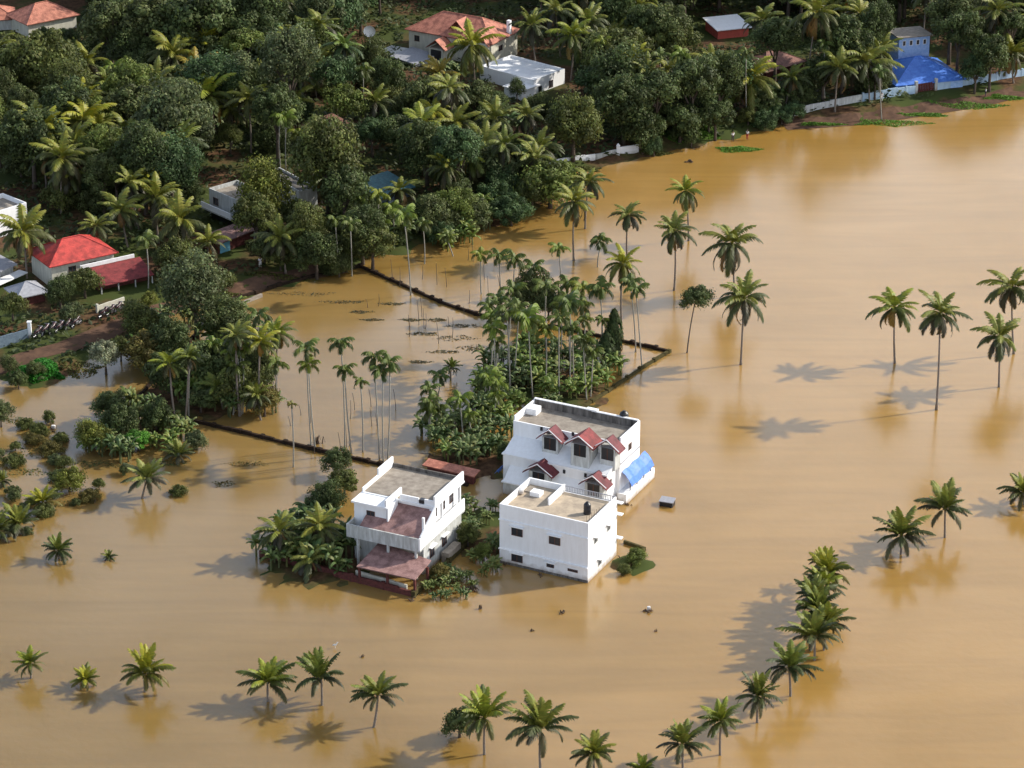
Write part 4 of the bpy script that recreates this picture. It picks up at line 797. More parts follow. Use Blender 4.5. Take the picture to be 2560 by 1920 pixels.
for a in [
 (2363, 1344, 2363, 1262, 132, 'small palm in right open water, upper right one of a close pair', 'norm'),
 (2252, 1386, 2254, 1330, 128, 'small palm in right open water, lower left one of a close pair', 'norm'),
 (2560, 1262, 2558, 1222, 100, 'small palm cut by the right edge, level with the close pair', 'olive'),
 (2056, 1462, 2056, 1396, 84, 'bright yellow green palm at the top end of the dense palm row', 'yellow'),
 (2056, 1530, 2057, 1452, 110, 'palm in the dense row just below its yellow green top end', 'bright'),
 (2066, 1500, 2070, 1424, 100, 'palm squeezed behind the top end of the dense palm row, leaning right', 'yellow'),
 (2040, 1560, 2032, 1480, 112, 'palm squeezed into the left side of the dense palm row', 'norm'),
 (2058, 1625, 2066, 1548, 112, 'palm squeezed into the right side of the dense palm row', 'olive'),
 (2048, 1590, 2046, 1515, 132, 'dark crowned palm in the thick middle of the dense row', 'dark'),
 (2036, 1650, 2036, 1580, 130, 'lowest palm of the tightly packed part of the row', 'norm'),
 (1977, 1740, 1972, 1658, 130, 'first separate palm below the tightly packed part of the row', 'dark'),
 (1894, 1806, 1893, 1733, 118, 'second separate palm below the tightly packed part of the row', 'norm'),
 (1801, 1888, 1803, 1792, 110, 'third separate palm below the tightly packed part, clear straight trunk', 'bright'),
 (1708, 1925, 1706, 1850, 128, 'fourth separate palm below the tightly packed part, near the bottom edge', 'norm'),
 (1606, 1950, 1608, 1915, 80, 'lowest small palm of the row, cut by the bottom edge', 'bright'),
 (1485, 1945, 1482, 1872, 124, 'palm at the bottom edge between the wide palm and the small cut one', 'olive'),
 (1353, 1935, 1351, 1812, 145, 'wide spreading palm on a clear trunk at the bottom edge', 'norm'),
 (1212, 1886, 1213, 1786, 140, 'palm leaning into a dark leafy bush at the bottom', 'bright'),
 (932, 1818, 945, 1728, 134, 'rightmost of the three palms in the lower middle', 'norm'),
 (804, 1763, 803, 1688, 150, 'middle one of the three palms in the lower middle', 'dark'),
 (671, 1753, 669, 1694, 124, 'leftmost of the three palms in the lower middle', 'bright'),
 (363, 1730, 362, 1674, 120, 'rightmost of three small palms in the lower left', 'yellow'),
 (209, 1715, 212, 1688, 76, 'tiny yellow palm between the small palms in the lower left', 'yellow'),
 (78, 1696, 76, 1650, 92, 'leftmost of three small palms in the lower left', 'bright'),
 (48, 1330, 48, 1300, 104, 'drowned palm at the left edge beside the bright topped one', 'norm'),
 (-8, 1352, -6, 1318, 90, 'palm cut by the left edge, lowest at the left', 'norm'),
 (112, 1274, 108, 1244, 96, 'drowned palm with bright yellow top at the left', 'yellow'),
 (148, 1396, 146, 1366, 78, 'small dark drowned palm below the bright topped one at the left', 'dark'),
 (272, 1396, 272, 1382, 42, 'tiny lone palm shoot in the left open water', 'norm'),
 (352, 1246, 368, 1186, 104, 'pale leaning palm standing in front of the left bushes', 'grey'),
 (450, 1150, 447, 1128, 70, 'low palm right of the left bushes by the yellowish water', 'grey'),
 (1127, 948, 1127, 910, 46, 'tiny palm alone in the walled flooded yard', 'dark'),
 (8, 1210, 6, 1192, 50, 'small palm shoot at the left edge, above the drowned palms', 'norm')]:
    coco(*a[:5], a[5], a[6], young=True, group=G2, name='young_coconut_palm')
broad(1148, 1806, 96, 1.7, 'dark leafy bush joined to a palm at the bottom', 'dark', name='leafy_bush', cat='bush')
b0 = P(1717, 882, 0); c0 = PY(1740, 745, b0.y)
rt = thing('small_round_tree', 'lone small round tree on a thin trunk in the open water', 'tree', b0)
link('trunk', trunk_mesh((0, 0, -.5), c0 - b0, .10, .07, M['bark'], .2, 5), rt)
q = link('crown', BROADS[4], rt); q.location = c0 - b0; q.scale = (2.3, 2.3, 2.3); col(q, TINT['dark'])
# areca palms
for a in [
 (779, 1122, 766, 872, 66, 'thin trunked areca palm leftmost in the walled flooded yard'), (790, 1126, 772, 912, 60, 'areca palm with yellow hanging fronds, left in the flooded yard', 'yellow'),
 (862, 1122, 853, 858, 62, 'taller dark areca palm of the left pair in the flooded yard', 'dark'), (880, 1134, 862, 925, 56, 'lower areca palm of the left pair in the flooded yard'),
 (949, 1148, 936, 892, 64, 'left areca palm of the bunched three in the flooded yard'), (968, 1155, 974, 906, 62, 'right areca palm of the bunched three in the flooded yard', 'dark'), (959, 1160, 957, 930, 62, 'lowest areca palm of the bunched three in the flooded yard', 'dark'),
 (907, 1130, 902, 955, 40, 'thin areca trunk with tiny crown between pairs in the flooded yard'), (733, 1168, 729, 1010, 26, 'nearly bare thin areca trunk at the left of the flooded yard', 'brown'),
 (1027, 738, 1012, 540, 70, 'very tall pale areca palm at the upper end of the long dark wall', 'bright'), (1061, 660, 1058, 560, 50, 'slim areca palm beside the round banana bush'),
 (1204, 735, 1202, 636, 50, 'leftmost areca palm of the slim group beyond the long dark wall', 'yellow'), (1252, 742, 1248, 640, 54, 'areca palm second from the left beyond the long dark wall'),
 (1280, 798, 1286, 648, 62, 'areca palm with pale straight trunk beyond the long dark wall'), (1330, 790, 1334, 668, 62, 'dark hanging areca palm above the round bush', 'dark'),
 (1402, 735, 1398, 622, 50, 'lone slim areca palm below the tall dark coconut palm', 'bright'), (1494, 668, 1500, 602, 60, 'small dark areca palm leaning left of the yellowing palm', 'dark'),
 (1420, 800, 1418, 710, 66, 'areca crown at the upper left of the banana grove'), (1462, 815, 1458, 722, 62, 'areca crown with yellow tips above the banana grove', 'yellow'), (1504, 860, 1502, 722, 74, 'dark areca crown above the banana grove, beside the climbers', 'dark'),
 (1590, 880, 1578, 706, 60, 'left areca palm of the tall pair by the wall corner', 'dark'), (1606, 920, 1592, 724, 56, 'right areca palm of the tall pair by the wall corner'),
 (1241, 992, 1236, 822, 66, 'leftmost areca palm of the banana grove', 'bright'), (1275, 994, 1268, 780, 60, 'areca palm second from left in the banana grove', 'norm'), (1333, 992, 1322, 798, 84, 'areca palm with green crown in the middle of the grove', 'bright'),
 (1362, 978, 1366, 822, 60, 'areca palm with orange brown fronds in the grove', 'yellow'), (1398, 992, 1398, 796, 62, 'pale trunked areca palm in the middle of the grove'), (1424, 974, 1426, 758, 72, 'dark areca palm in the right half of the grove', 'dark'),
 (1470, 960, 1462, 800, 50, 'areca palm at the right of the grove near the climbers', 'olive'), (1512, 900, 1506, 800, 40, 'small areca palm by the climber covered trunks', 'olive')]:
    areca(*a[:5], a[5], a[6] if len(a) > 6 else 'norm', group='areca palms of the flooded yards')
climber(1534, 896, 775, 42, 'dark climber covered trunk, taller of two, by the grove', 'dark'); climber(1516, 905, 830, 40, 'dark climber covered stump beside the taller one', 'dark')
broad(1336, 738, 112, 3.0, 'round dense bush in the water beyond the long dark wall', 'norm', var=5, name='leafy_bush', cat='bush'); broad(1372, 762, 80, 2.2, 'lower right companion of the round bush beyond the dark wall', 'dark', name='leafy_bush', cat='bush')
# slim arecas crowded in the grove: nothing tells these apart
rg = random.Random(77)
for i in range(15):
    bx = rg.uniform(1210, 1480); by = rg.uniform(880, 1000); areca(bx, by, bx + rg.uniform(-16, 16), by - rg.uniform(105, 190), rg.uniform(46, 66), 'one of the slim areca palms crowded among the banana plants behind the dormer house', rg.choice(['norm', 'dark', 'bright', 'olive']), 'areca palms crowded in the grove')
for i in range(12):
    bx = rg.uniform(1060, 1240); by = rg.uniform(1010, 1110); areca(bx, by, bx + rg.uniform(-12, 12), by - rg.uniform(60, 110), rg.uniform(46, 62), 'one of the short areca palms in the clump left of the dormer house', rg.choice(['norm', 'dark', 'bright']), 'short areca palms left of the dormer house')
for i in range(10):
    bx = rg.uniform(460, 690); by = rg.uniform(960, 1050); areca(bx, by, bx + rg.uniform(-12, 12), by - rg.uniform(110, 190), rg.uniform(50, 66), 'one of the areca palms rising out of the left palm thicket', rg.choice(['norm', 'dark', 'bright']), 'areca palms of the left thicket')
# banana groves
def grove(n_, region, where, grp, tints=('norm', 'dark', 'bright', 'norm'), wmin=48, wmax=74, seed=0, tall=0):
    r = random.Random(seed); pts = []
    ax, ay = zip(*region); tries = 0
    def inside(x, y):
        c = False; j = len(region) - 1
        for i in range(len(region)):
            if (region[i][1] > y) != (region[j][1] > y) and x < (region[j][0] - region[i][0]) * (y - region[i][1]) / (region[j][1] - region[i][1]) + region[i][0]: c = not c
            j = i
        return c
    while len(pts) < int(n_ * 1.45) and tries < 4000:
        tries += 1; x = r.uniform(min(ax), max(ax)); y = r.uniform(min(ay), max(ay))
        if inside(x, y) and all((x - a) ** 2 + ((y - c) * 1.6) ** 2 > 20 ** 2 for a, c in pts): pts.append((x, y))
    for x, y in pts: banana(x, y, r.uniform(wmin, wmax), where, r.choice(tints), grp)
grove(34, [(1190, 930), (1250, 860), (1500, 860), (1560, 905), (1500, 960), (1430, 1000), (1290, 1010), (1200, 1010)], 'one of the banana plants crowded under the areca palms behind the dormer house', 'banana plants of the grove behind the dormer house', seed=1, tints=('norm', 'dark', 'bright', 'grey', 'bright'))
grove(22, [(1065, 1070), (1110, 1020), (1200, 1000), (1280, 1020), (1270, 1090), (1200, 1150), (1100, 1140)], 'one of the big leaved banana plants left of the dormer house', 'banana plants left of the dormer house', seed=2, tints=('norm', 'dark', 'bright'))
grove(20, [(660, 1370), (720, 1290), (820, 1290), (880, 1340), (880, 1420), (780, 1415), (680, 1395)], 'one of the banana plants crowded left of the pink tiled carport', 'banana plants left of the carport', seed=3, tints=('norm', 'dark', 'dark', 'olive'), wmin=56, wmax=90)
grove(9, [(1120, 1260), (1230, 1240), (1245, 1400), (1190, 1450), (1110, 1440), (1180, 1340)], 'one of the low banana plants between the two nearest houses', 'banana plants between the nearest houses', seed=4, tints=('dark', 'olive', 'norm'), wmin=36, wmax=60)
grove(14, [(1060, 560), (1120, 500), (1220, 500), (1240, 545), (1180, 590), (1080, 620)], 'one of the banana plants in the bright clump by the upper inlet', 'banana plants by the upper inlet', seed=5, tints=('bright', 'norm', 'yellow', 'norm'), wmin=44, wmax=64)
grove(16, [(205, 1110), (220, 1050), (260, 1000), (400, 1010), (480, 1080), (440, 1130), (300, 1140)], 'one of the banana plants in the clump at the end of the left wall', 'banana plants at the end of the left wall', seed=6, tints=('bright', 'norm', 'dark', 'olive'), wmin=50, wmax=76)
grove(22, [(400, 780), (640, 760), (720, 880), (690, 1020), (430, 1030), (350, 900)], 'one of the banana plants deep in the left palm thicket', 'banana plants of the left thicket', seed=7, tints=('norm', 'dark', 'bright', 'olive'), wmin=60, wmax=95)
grove(9, [(1060, 1450), (1120, 1400), (1200, 1440), (1180, 1480), (1080, 1480)], 'one of the low drowned banana plants right of the carport', 'drowned banana plants right of the carport', seed=8, tints=('dark', 'olive'), wmin=30, wmax=48)
for a in [(840, 1150, 70, 2.0, 'dark bush where the long wall meets the back of the terraced house', 'dark'), (860, 1205, 80, 1.6, 'olive bush behind the left parapet of the terraced house', 'olive'), (815, 1250, 88, 2.6, 'dark rounded bush touching the left wall of the terraced house', 'dark'), (1590, 1392, 60, .8, 'low green bush at the right foot of the near white house', 'bright'), (1560, 1425, 36, .5, 'small olive bush at the near white house corner', 'olive'),
          (1170, 1335, 60, 1.5, 'bush right of the terraced house wall', 'olive'), (1210, 1380, 46, 1.2, 'small bright bush between the nearest houses', 'bright'), (1100, 1430, 60, 1.0, 'dull bush right of the carport', 'brown'), (1265, 1130, 50, 1.2, 'dark bush beside the blue cloth of the dormer house', 'dark')]:
    broad(*a[:4], a[4], a[5], name='leafy_bush', cat='bush')
# palm thicket left
for a in [(486, 722, 175, 7.0, 'tall grey green tree rising over the left thicket', 'grey', 3), (350, 800, 110, 3.4, 'yellowish tree at the upper left of the thicket', 'olive', 3), (362, 872, 120, 3.2, 'dry brownish olive bush at the left of the thicket', 'brown', 4), (300, 860, 60, 2.4, 'olive bush beside the bleached grey tree', 'olive', 4),
          (430, 850, 120, 4.0, 'dark rounded tree in the middle of the thicket', 'dark', 1), (560, 800, 130, 4.6, 'mid green tree right of the tall grey green tree', 'norm', 5), (610, 880, 130, 4.6, 'dense dark tree at the right of the thicket', 'norm', 0), (520, 900, 140, 4.0, 'very dark tree low in the thicket', 'dark', 2), (590, 965, 120, 3.2, 'green brown tree at the lower right corner of the thicket', 'olive', 4),
          (660, 1000, 80, 2.2, 'reddish brown bush at the right foot of the thicket', 'brown', 4), (420, 930, 110, 2.8, 'dark bush above the pale bare trunks of the thicket', 'dark', 1), (640, 930, 100, 3.2, 'green tree at the right side of the thicket, over the water', 'norm', 3), (500, 1000, 90, 1.8, 'low dark bush along the wall under the thicket', 'dark', 2),
          (300, 1055, 90, 2.2, 'dark bush right of the vivid banana plant at the left wall end', 'dark', 1), (390, 1040, 80, 2.0, 'dark green bush at the start of the lower wall', 'dark', 0), (345, 1100, 70, 1.4, 'bright green bush in front of the left wall end', 'vivid', 2), (230, 1085, 90, 1.9, 'yellow green bush leftmost at the wall end', 'yellow', 3), (490, 1100, 70, 1.3, 'low grey green bush by the yellowish water', 'grey', 4),
          (172, 1200, 80, 1.4, 'yellow green drowned bush left of the pale leaning palm', 'yellow', 4), (270, 1010, 80, 2.4, 'dark leafy tree above the vivid banana clump', 'dark', 1), (0, 1030, 60, 2.0, 'dark green bush cut by the left edge', 'norm', 0)]:
    broad(a[0], a[1], a[2], a[3], a[4], a[5], var=a[6])
# drowned scrub and saplings of the left flood
rg = random.Random(31)
for i in range(26):
    px, py = rg.uniform(-10, 470), rg.uniform(1110, 1330)
    if 300 < px and py > 1230 or 150 < px < 460 and py < 1150: continue
    broad(px, py, rg.uniform(26, 56), rg.uniform(.3, .8), 'one of the small half drowned shrubs scattered over the left water', rg.choice(['olive', 'norm', 'grey', 'brown']), 'half drowned shrubs of the left water', var=4, name='drowned_shrub', cat='shrub')
for i in range(9):
    px, py = rg.uniform(20, 160), rg.uniform(1020, 1130); broad(px, py, rg.uniform(30, 60), rg.uniform(.3, .8), 'one of the weedy olive shrubs in the water by the pale floating bag', rg.choice(['olive', 'brown']), 'weedy shrubs by the pale floating bag', var=4, name='drowned_shrub', cat='shrub')
saps = [trunk_mesh((0, 0, -.4), (rg.uniform(-.3, .3), 0, 1), .045, .02, M['bark'], .1, i) for i in range(4)]
for i in range(46):
    if i < 30: px, py = rg.uniform(900, 1300), rg.uniform(650, 860)
    else: px, py = rg.uniform(680, 1000), rg.uniform(1000, 1150)
    p = P(px, py, 0); o = link('bare_sapling', rg.choice(saps)); o.location = p; h = rg.uniform(1.2, 3.6); o.scale = (1.3, 1.3, h)
    tag(o, 'one of the thin bare saplings standing in the water of the flooded yards', 'sapling', 'bare saplings of the flooded yards')
leafy_patch('floating_weeds', [(70, 1130, 150, 30), (60, 1180, 130, 20), (230, 1160, 120, 20), (150, 1260, 120, 16), (420, 1160, 100, 18), (30, 1050, 80, 20)], 'loose weed and litter floating in the left flood', 'weeds', (1.1, .95, .9), n=130, h=.1, seed=9, noz=True, size=.14)
broad(262, 882, 84, 3.0, 'bleached pale grey nearly leafless tree at the left shore', (2.6, 2.3, 4.2), var=4)
for a in [(440, 1058, 424, 905, 90, 'palm in the thicket with pale curved trunk', 'bright'), (462, 1050, 470, 890, 80, 'dark palm right of the pale curved trunk', 'dark'), (600, 1040, 590, 835, 90, 'palm at the top centre of the thicket', 'norm'), (652, 1035, 650, 850, 96, 'palm with yellow hanging fronds in the thicket', 'yellow'), (690, 990, 692, 828, 90, 'rightmost palm of the thicket, fronds over the water', 'bright'), (560, 1020, 545, 960, 80, 'short palm low in the thicket', 'dark'), (655, 1050, 640, 985, 84, 'short palm at the lower right foot of the thicket', 'norm'), (750, 1430, 775, 1395, 96, 'pale fronded palm leaning out before the carport wall', 'grey'), (700, 1400, 700, 1325, 110, 'palm with long fronds at the left end of the carport bushes', 'norm'), (770, 1395, 800, 1310, 110, 'palm over the bushes touching the terraced house', 'olive')]:
    coco(*a[:5], a[5], a[6])
# ------------------------------------------------------------------ wood on the far bank: hand placed trees
for a in [
 (720, 150, 165, 13, 'grey', 3), (690, 270, 120, 9, 'dark', 1), (428, 311, 220, 9, 'grey', 5), (255, 272, 84, 8, 'bright', 2), (266, 385, 130, 7, 'bright', 3), (98, 165, 190, 10, 'olive', 1), (160, 262, 150, 9, 'dark', 0), (78, 340, 170, 8, 'dark', 1),
 (505, 40, 190, 11, 'dark', 2), (372, 45, 150, 10, 'norm', 4), (275, 60, 150, 9, 'norm', 0), (640, 30, 160, 11, 'dark', 5), (664, 470, 130, 6.5, 'yellow', 3), (640, 540, 120, 5, 'olive', 1), (816, 385, 190, 10, 'olive', 5), (860, 470, 130, 7, 'dark', 4), (905, 560, 120, 6, 'dark', 1), (930, 610, 120, 4, 'olive', 4), (760, 560, 110, 6, 'olive', 3), (790, 630, 110, 4, 'dark', 5),
 (966, 190, 110, 6, 'dark', 0), (1433, 306, 150, 6, 'olive', 5), (1068, 372, 140, 6, 'dark', 1), (1293, 220, 42, 3.2, 'dark', 3), (1375, 462, 150, 3.6, 'bright', 4), (1330, 480, 90, 3.0, 'norm', 3), (1278, 528, 90, 2.2, 'teal', 1), (1180, 530, 90, 2.6, 'norm', 0), (1090, 545, 100, 3.0, 'norm', 3), (1140, 510, 100, 3.2, 'bright', 1),
 (860, 250, 120, 6, 'bright', 4), (840, 180, 110, 9, 'teal', 4), (1000, 330, 120, 5, 'dark', 2), (1190, 240, 100, 5, 'norm', 4), (1050, 250, 120, 5, 'norm', 0), (930, 330, 90, 4, 'teal', 1),
 (1560, 250, 150, 7, 'dark', 1), (1640, 230, 150, 8, 'dark', 4), (1730, 210, 140, 8, 'dark', 0), (1560, 120, 140, 8, 'olive', 4), (1660, 60, 130, 8, 'norm', 1), (1800, 200, 130, 7, 'dark', 5), (1600, 320, 110, 3.5, 'dark', 1), (1700, 300, 120, 4, 'dark', 2), (1790, 290, 100, 4, 'dark', 0),
 (1940, 90, 120, 9, 'dark', 1), (2110, 100, 140, 9, 'dark', 1), (2195, 60, 100, 9, 'dark', 5), (2060, 180, 110, 5, 'dark', 4), (2400, 80, 120, 8, 'dark', 0), (2480, 130, 110, 7, 'dark', 4), (2380, 30, 130, 9, 'norm', 1), (2530, 60, 90, 8, 'dark', 2), (2190, 190, 70, 4, 'dark', 1), (2440, 175, 80, 4, 'teal', 1),
 (440, 640, 110, 3.6, 'olive', 4), (30, 758, 80, 2.6, 'olive', 4), (150, 730, 76, 2.6, 'dark', 3), (178, 780, 60, 1.6, 'grey', 4), (372, 748, 50, 1.3, 'yellow', 4), (345, 790, 60, 1.6, 'yellow', 3), (210, 700, 90, 2.6, 'olive', 4), (560, 700, 60, 1.8, 'olive', 4), (660, 620, 90, 2.2, 'norm', 4), (700, 640, 70, 2.0, 'olive', 0)]:
    o = broad(a[0], a[1], a[2], a[3], '@', a[4], var=a[5]); o['_k'] = a[4]
PW = []
for a in [(430, 130, 130, 8, 'olive'), (505, 105, 130, 8, 'yellow'), (484, 175, 120, 7, 'brown'), (390, 490, 140, 7, 'olive'), (450, 545, 130, 6, 'olive'), (325, 455, 110, 7, 'norm'), (58, 575, 150, 7, 'olive'), (372, 440, 80, 7, 'yellow'), (300, 520, 110, 6, 'norm'), (1180, 110, 150, 9, 'yellow'), (1083, 275, 110, 6, 'yellow'), (1239, 292, 120, 6, 'norm'), (1173, 392, 120, 5, 'bright'), (1317, 285, 110, 6, 'grey'), (1140, 300, 110, 6, 'olive'), (1210, 350, 110, 5, 'norm'),
          (1433, 85, 110, 8, 'bright'), (1470, 50, 100, 9, 'norm'), (2042, 28, 120, 14, 'olive'), (2166, 150, 140, 7, 'grey'), (2150, 30, 110, 10, 'olive'), (2495, 25, 120, 10, 'norm'), (2528, 130, 100, 5, 'olive'), (1875, 190, 130, 6, 'yellow'), (1908, 45, 110, 9, 'norm'), (2320, -20, 100, 10, 'olive'), (2200, 130, 100, 6, 'norm'), (700, 590, 100, 5, 'norm'), (520, 600, 110, 4, 'olive'), (1100, 180, 100, 5, 'brown'), (240, 560, 90, 5, 'norm'), (620, 240, 110, 9, 'olive'), (190, 350, 110, 8, 'norm'), (800, 60, 120, 10, 'norm'), (860, 110, 110, 9, 'teal'), (1330, 60, 100, 8, 'norm'), (1390, 25, 100, 8, 'grey'), (1780, 150, 100, 8, 'olive'), (1620, 180, 110, 8, 'norm'), (1980, 190, 90, 5, 'dark'), (1000, 470, 90, 5, 'norm'), (940, 250, 100, 6, 'norm')]:
    c = P(a[0], a[1], a[3] + .8); bse = proj(Vector((c.x, c.y, .8))); lx = R.uniform(-18, 18)
    o = coco(bse[0] + lx, bse[1], a[0], a[1], a[2], '@', a[4]); o['_k'] = a[4]
for a in [(715, 432, 714, 296, 60, 'bright'), (702, 430, 698, 292, 50, 'bright'), (742, 428, 748, 332, 56, 'yellow'), (1707, 312, 1703, 135, 56, 'bright'), (1560, 250, 1506, 104, 50, 'yellow'), (1650, 270, 1651, 140, 50, 'norm'), (1868, 300, 1866, 130, 46, 'norm'), (2063, 252, 2062, 110, 44, 'dark'), (2205, 300, 2200, 180, 44, 'dark'), (947, 600, 946, 488, 56, 'yellow'), (985, 610, 982, 520, 54, 'bright'), (905, 600, 900, 500, 50, 'norm'), (370, 720, 366, 600, 60, 'norm'), (960, 640, 955, 560, 50, 'bright'), (560, 330, 558, 230, 46, 'bright'), (1135, 640, 1120, 590, 46, 'norm'), (880, 690, 876, 560, 50, 'norm'), (845, 680, 838, 550, 50, 'norm')]:
    o = areca(a[0], a[1], a[2], a[3], a[4], '@', a[5]); o['_k'] = a[5]
# fill of the wood
KEEP = [(1812, 322, 1888, 352), (1405, 352, 1612, 410), (990, 0, 1310, 150), (1215, 110, 1425, 235), (1735, 35, 1895, 110), (1895, 100, 2015, 180), (2215, 60, 2430, 235), (90, 545, 380, 760), (-20, 455, 85, 620), (-20, 600, 130, 790), (505, 405, 610, 520), (640, 400, 765, 490), (530, 545, 655, 700), (55, 0, 215, 62), (-20, 15, 45, 60), (940, 395, 1040, 500), (805, 250, 900, 360), (915, 45, 945, 90), (975, 120, 1050, 170), (80, 760, 330, 860), (600, 640, 800, 700)]
r = random.Random(99); SL = [(x, y) for x, y in SHORE]
def shore_y(x): return float(np.interp(x, [p[0] for p in SL], [p[1] for p in SL]))
PT = list(TREES); y = -120
nfill = 0
while y < 640:
    x = -60 + (r.random() * 60)
    while x < 2640:
        px, py = x + r.uniform(-26, 26), y + r.uniform(-18, 18); h = r.uniform(4.5, 9.5) if py > -20 else r.uniform(6, 9)
        c = P(px, py, h + .6); g = proj(Vector((c.x, c.y, .6)))
        wd = r.uniform(90, 155); ok = g[1] < shore_y(px) - 34
        for (x0, y0, x1, y1) in KEEP:
            if x0 - wd * .36 < px < x1 + wd * .36 and y0 - wd * .26 < py < y1 + wd * .42: ok = False
            if x0 - 10 < g[0] < x1 + 10 and y0 - 5 < g[1] < y1 + 18: ok = False
        if ok and any((px - a) ** 2 + ((py - c_) * 1.2) ** 2 < 38 ** 2 for a, c_ in PT): ok = False
        if ok:
            nfill += 1; k = r.random(); pr = .35 if px < 900 else .5
            if k < pr and py > -40:
                tn = r.choice(['norm', 'norm', 'olive', 'dark', 'yellow', 'bright']); o = coco(g[0] + r.uniform(-14, 14), g[1], px, py, r.uniform(90, 130), '@', tn)
            elif k < pr + .1 and py > 0:
                tn = r.choice(['bright', 'norm', 'norm']); o = areca(g[0], g[1], px, py, 56, '@', tn)
            else:
                tn = r.choice(['norm', 'dark', 'dark', 'olive', 'grey', 'teal', 'norm', 'bright']); o = broad(px, py, wd, h, '@', tn)
            o['_k'] = tn
        x += 62
    y += 40
# understorey: low trees and bananas closing the gaps of the wood
US = []
for i in range(2600):
    px, py = r.uniform(-40, 2600), r.uniform(-60, 700)
    if py > shore_y(px) - 40: continue
    h = r.uniform(1.4, 3.2); wd = r.uniform(60, 100); c = P(px, py, h + .6); g = proj(Vector((c.x, c.y, .6)))
    if any(x0 - wd * .4 < px < x1 + wd * .4 and y0 - wd * .25 < py < y1 + wd * .4 for x0, y0, x1, y1 in KEEP) or any(a - 25 < g[0] < c_ + 25 and b_ - 12 < g[1] < d + 22 for a, b_, c_, d in KEEP): continue
    if (px > 1960 and g[1] > 300 - (px - 1960) * .17 - 26) or (px < 880 and g[1] > np.interp(px, [0, 160, 300, 420, 560, 700, 860], [915, 872, 815, 765, 728, 690, 660]) - 34): continue
    if any((px - a) ** 2 + ((py - b_) * 1.3) ** 2 < 48 ** 2 for a, b_ in US): continue
    US.append((px, py)); tn = r.choice(['norm', 'dark', 'dark', 'olive', 'teal', 'norm'])
    if r.random() < .25: banana(px, py, wd * .8, 'one of the banana plants scattered low among the trees of the far wood', tn if tn != 'teal' else 'norm', 'banana plants scattered through the wood')
    else: o = broad(px, py, wd, h, '@s', tn, name='leafy_bush', cat='bush'); o['_k'] = tn
# undergrowth: an uncountable carpet of low leaves under the wood
m = MB(); r2 = random.Random(5); cnt_ = 0; Xs = []; 
cand = np.array([[r2.uniform(-75, 78), r2.uniform(285, 500)] for _ in range(66000)]); zz = ground_z(cand[:, 0], cand[:, 1])
def near_road(px, py):
    ya = np.interp(px, [-250, 0, 160, 300, 420, 560, 700, 860], [950, 915, 872, 815, 765, 728, 690, 660]) if px < 880 else 9999
    yb = np.interp(px, [1960, 2150, 2300, 2450, 2560, 2800], [305, 292, 270, 246, 218, 160]) if px > 1940 else 9999
    return abs(py - ya) < 17 or abs(py - yb) < 22
HK = [(1005, 75, 1290, 150), (1225, 150, 1430, 250), (2225, 130, 2430, 240), (95, 640, 390, 760), (-20, 560, 80, 640), (-20, 680, 130, 790), (520, 470, 610, 540), (650, 440, 765, 510), (530, 600, 655, 665), (1745, 75, 1895, 115)]
for (X_, Y_), z_ in zip(cand, zz):
    if z_ < .25: continue
    px, py, s_ = proj((X_, Y_, z_))
    if not (-60 < px < 2620 and -120 < py < 1000) or near_road(px, py) or any(a < px < c and b_ < py < d for a, b_, c, d in HK): continue
    nzv = noise.noise(Vector((X_ * .12, Y_ * .12, 0))) + .5 * noise.noise(Vector((X_ * .5, Y_ * .5, 3)))
    if nzv < -.38: continue
    h_ = .25 + max(0, nzv + .3) * 1.5 * r2.random()
    br = 1.0 + .5 * noise.noise(Vector((X_ * .25, Y_ * .25, 9)))
    leaf(m, Vector((X_, Y_, z_ + h_)), Vector((r2.gauss(0, .55), r2.gauss(0, .55), 1)), .42, cv((.048 * br, .066 * br, .020 * br), .4, r2), r2)
o = m.obj('undergrowth', LEAF); tag(o, 'low leafy undergrowth covering the ground beneath the wood', 'undergrowth', kind='stuff')
# shrubs along the foot of the wood
for i in range(90):
    px = r.uniform(-20, 2560); py = shore_y(px) - r.uniform(12, 60)
    if any(x0 - 20 < px < x1 + 20 and y0 - 10 < py < y1 + 20 for x0, y0, x1, y1 in KEEP) or (px > 1990 and py > 228 - (px - 1990) * .05) or 120 < px < 880 and py > 680: continue
    tn = r.choice(['norm', 'dark', 'dark', 'olive', 'teal']); o = broad(px, py, r.uniform(40, 70), r.uniform(.9, 1.8), '@s', tn, name='leafy_bush', cat='bush'); o['_k'] = tn
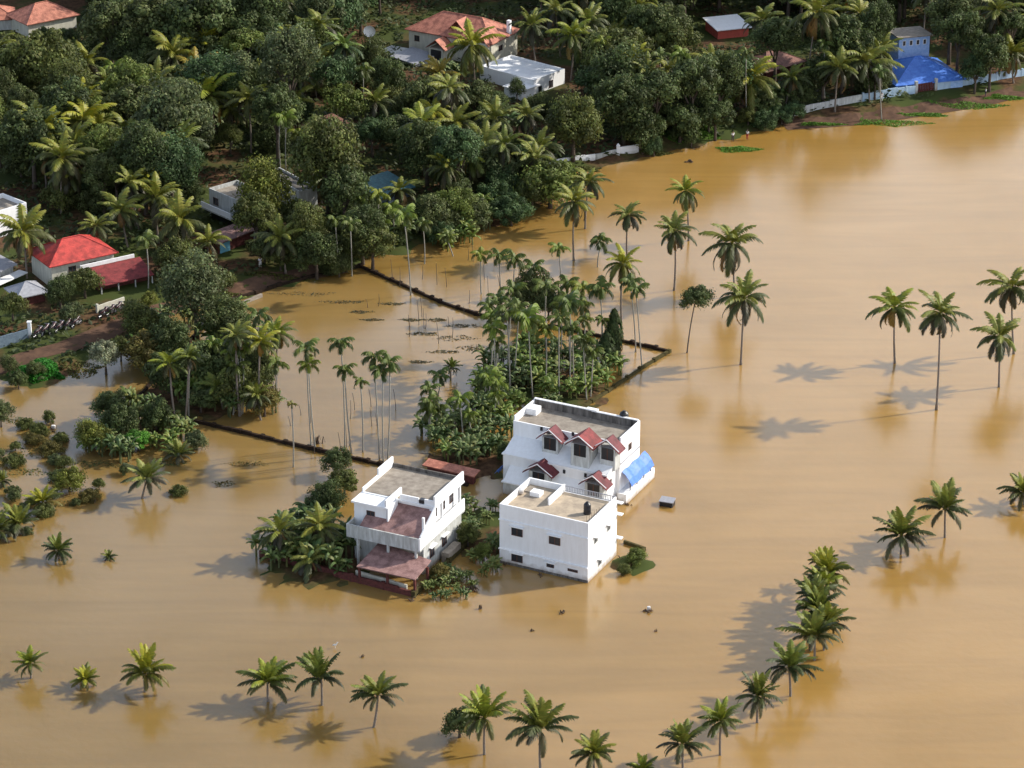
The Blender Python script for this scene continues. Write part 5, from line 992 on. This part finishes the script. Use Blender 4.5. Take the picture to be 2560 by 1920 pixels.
# ------------------------------------------------------------------ labels of the wood: look, kind and place beside something one can find
LM = {'the orange roofed villa': (1150, 75), 'the flat white house': (1320, 175), 'the red fronted house': (1815, 75), 'the brown tiled cottage': (1950, 150), 'the blue house': (2320, 150), 'the white garden wall': (1500, 385), 'the red roofed house': (205, 620), 'the left white block': (35, 520), 'the balcony house': (560, 465), 'the blue panelled hut': (590, 610), 'the faded top left roof': (135, 35), 'the teal roofed hut': (990, 440), 'the broken brown shed': (855, 305), 'the pale concrete roof edge': (705, 445), 'the white dish antenna': (924, 66), 'the pinkish boundary wall': (2075, 275), 'the parked motorcycles': (150, 830), 'the top right corner': (2560, 0), 'the big grey green tree': (720, 150), 'the domed grey tree': (428, 311), 'the tall palm trunk': (2015, 150), 'the two bank people': (1850, 338), 'the upper inlet': (1270, 560), 'the round rimmed tree': (1433, 306)}
LOOK = dict(norm='mid green', dark='dark green', yellow='yellow green', bright='bright green', grey='grey green', olive='olive green', brown='brownish', teal='blue green', pale='pale', vivid='vivid green')
KIND = {'palm tree': 'coconut palm', 'tree': 'leafy tree', 'bush': 'bush'}
bpy.context.view_layer.update()
buck = {}
for o in list(COL.objects):
    if '_k' not in o: continue
    cr = [c for c in o.children if c.name.startswith('crown')][0]; v = o.location + cr.location; x, y, s_ = proj(v)
    nm, (lx, ly) = min(LM.items(), key=lambda kv: (kv[1][0] - x) ** 2 + ((kv[1][1] - y) * 1.3) ** 2)
    dx, dy = x - lx, (y - ly) * 1.3; rel = ('right of' if dx > 0 else 'left of') if abs(dx) > abs(dy) else ('beyond' if dy < 0 else 'in front of')
    kd = 'areca palm' if o.name.startswith('areca') else KIND[o['category']]
    buck.setdefault((LOOK[o['_k']], kd, rel, nm), []).append((dx * dx + dy * dy, o)); del o['_k']
ORD = [''] + [w_ + ' nearest' for w_ in 'second third fourth fifth sixth seventh eighth ninth tenth eleventh twelfth thirteenth fourteenth fifteenth sixteenth seventeenth eighteenth nineteenth twentieth'.split()]
for (lk, kd, rel, nm), lst in buck.items():
    lst.sort(key=lambda t: t[0])
    for i, (_, o) in enumerate(lst):
        if len(lst) == 1: o['label'] = f'{lk} {kd} {rel} {nm}'
        else: o['label'] = f'{lk} {kd} {rel} {nm}, ' + ('nearest to it' if i == 0 else ORD[min(i, 19)])
        o['group'] = 'trees of the wood on the far bank' if kd != 'bush' else 'bushes at the foot of the wood'
print('trees', len(TREES), 'fill', nfill)
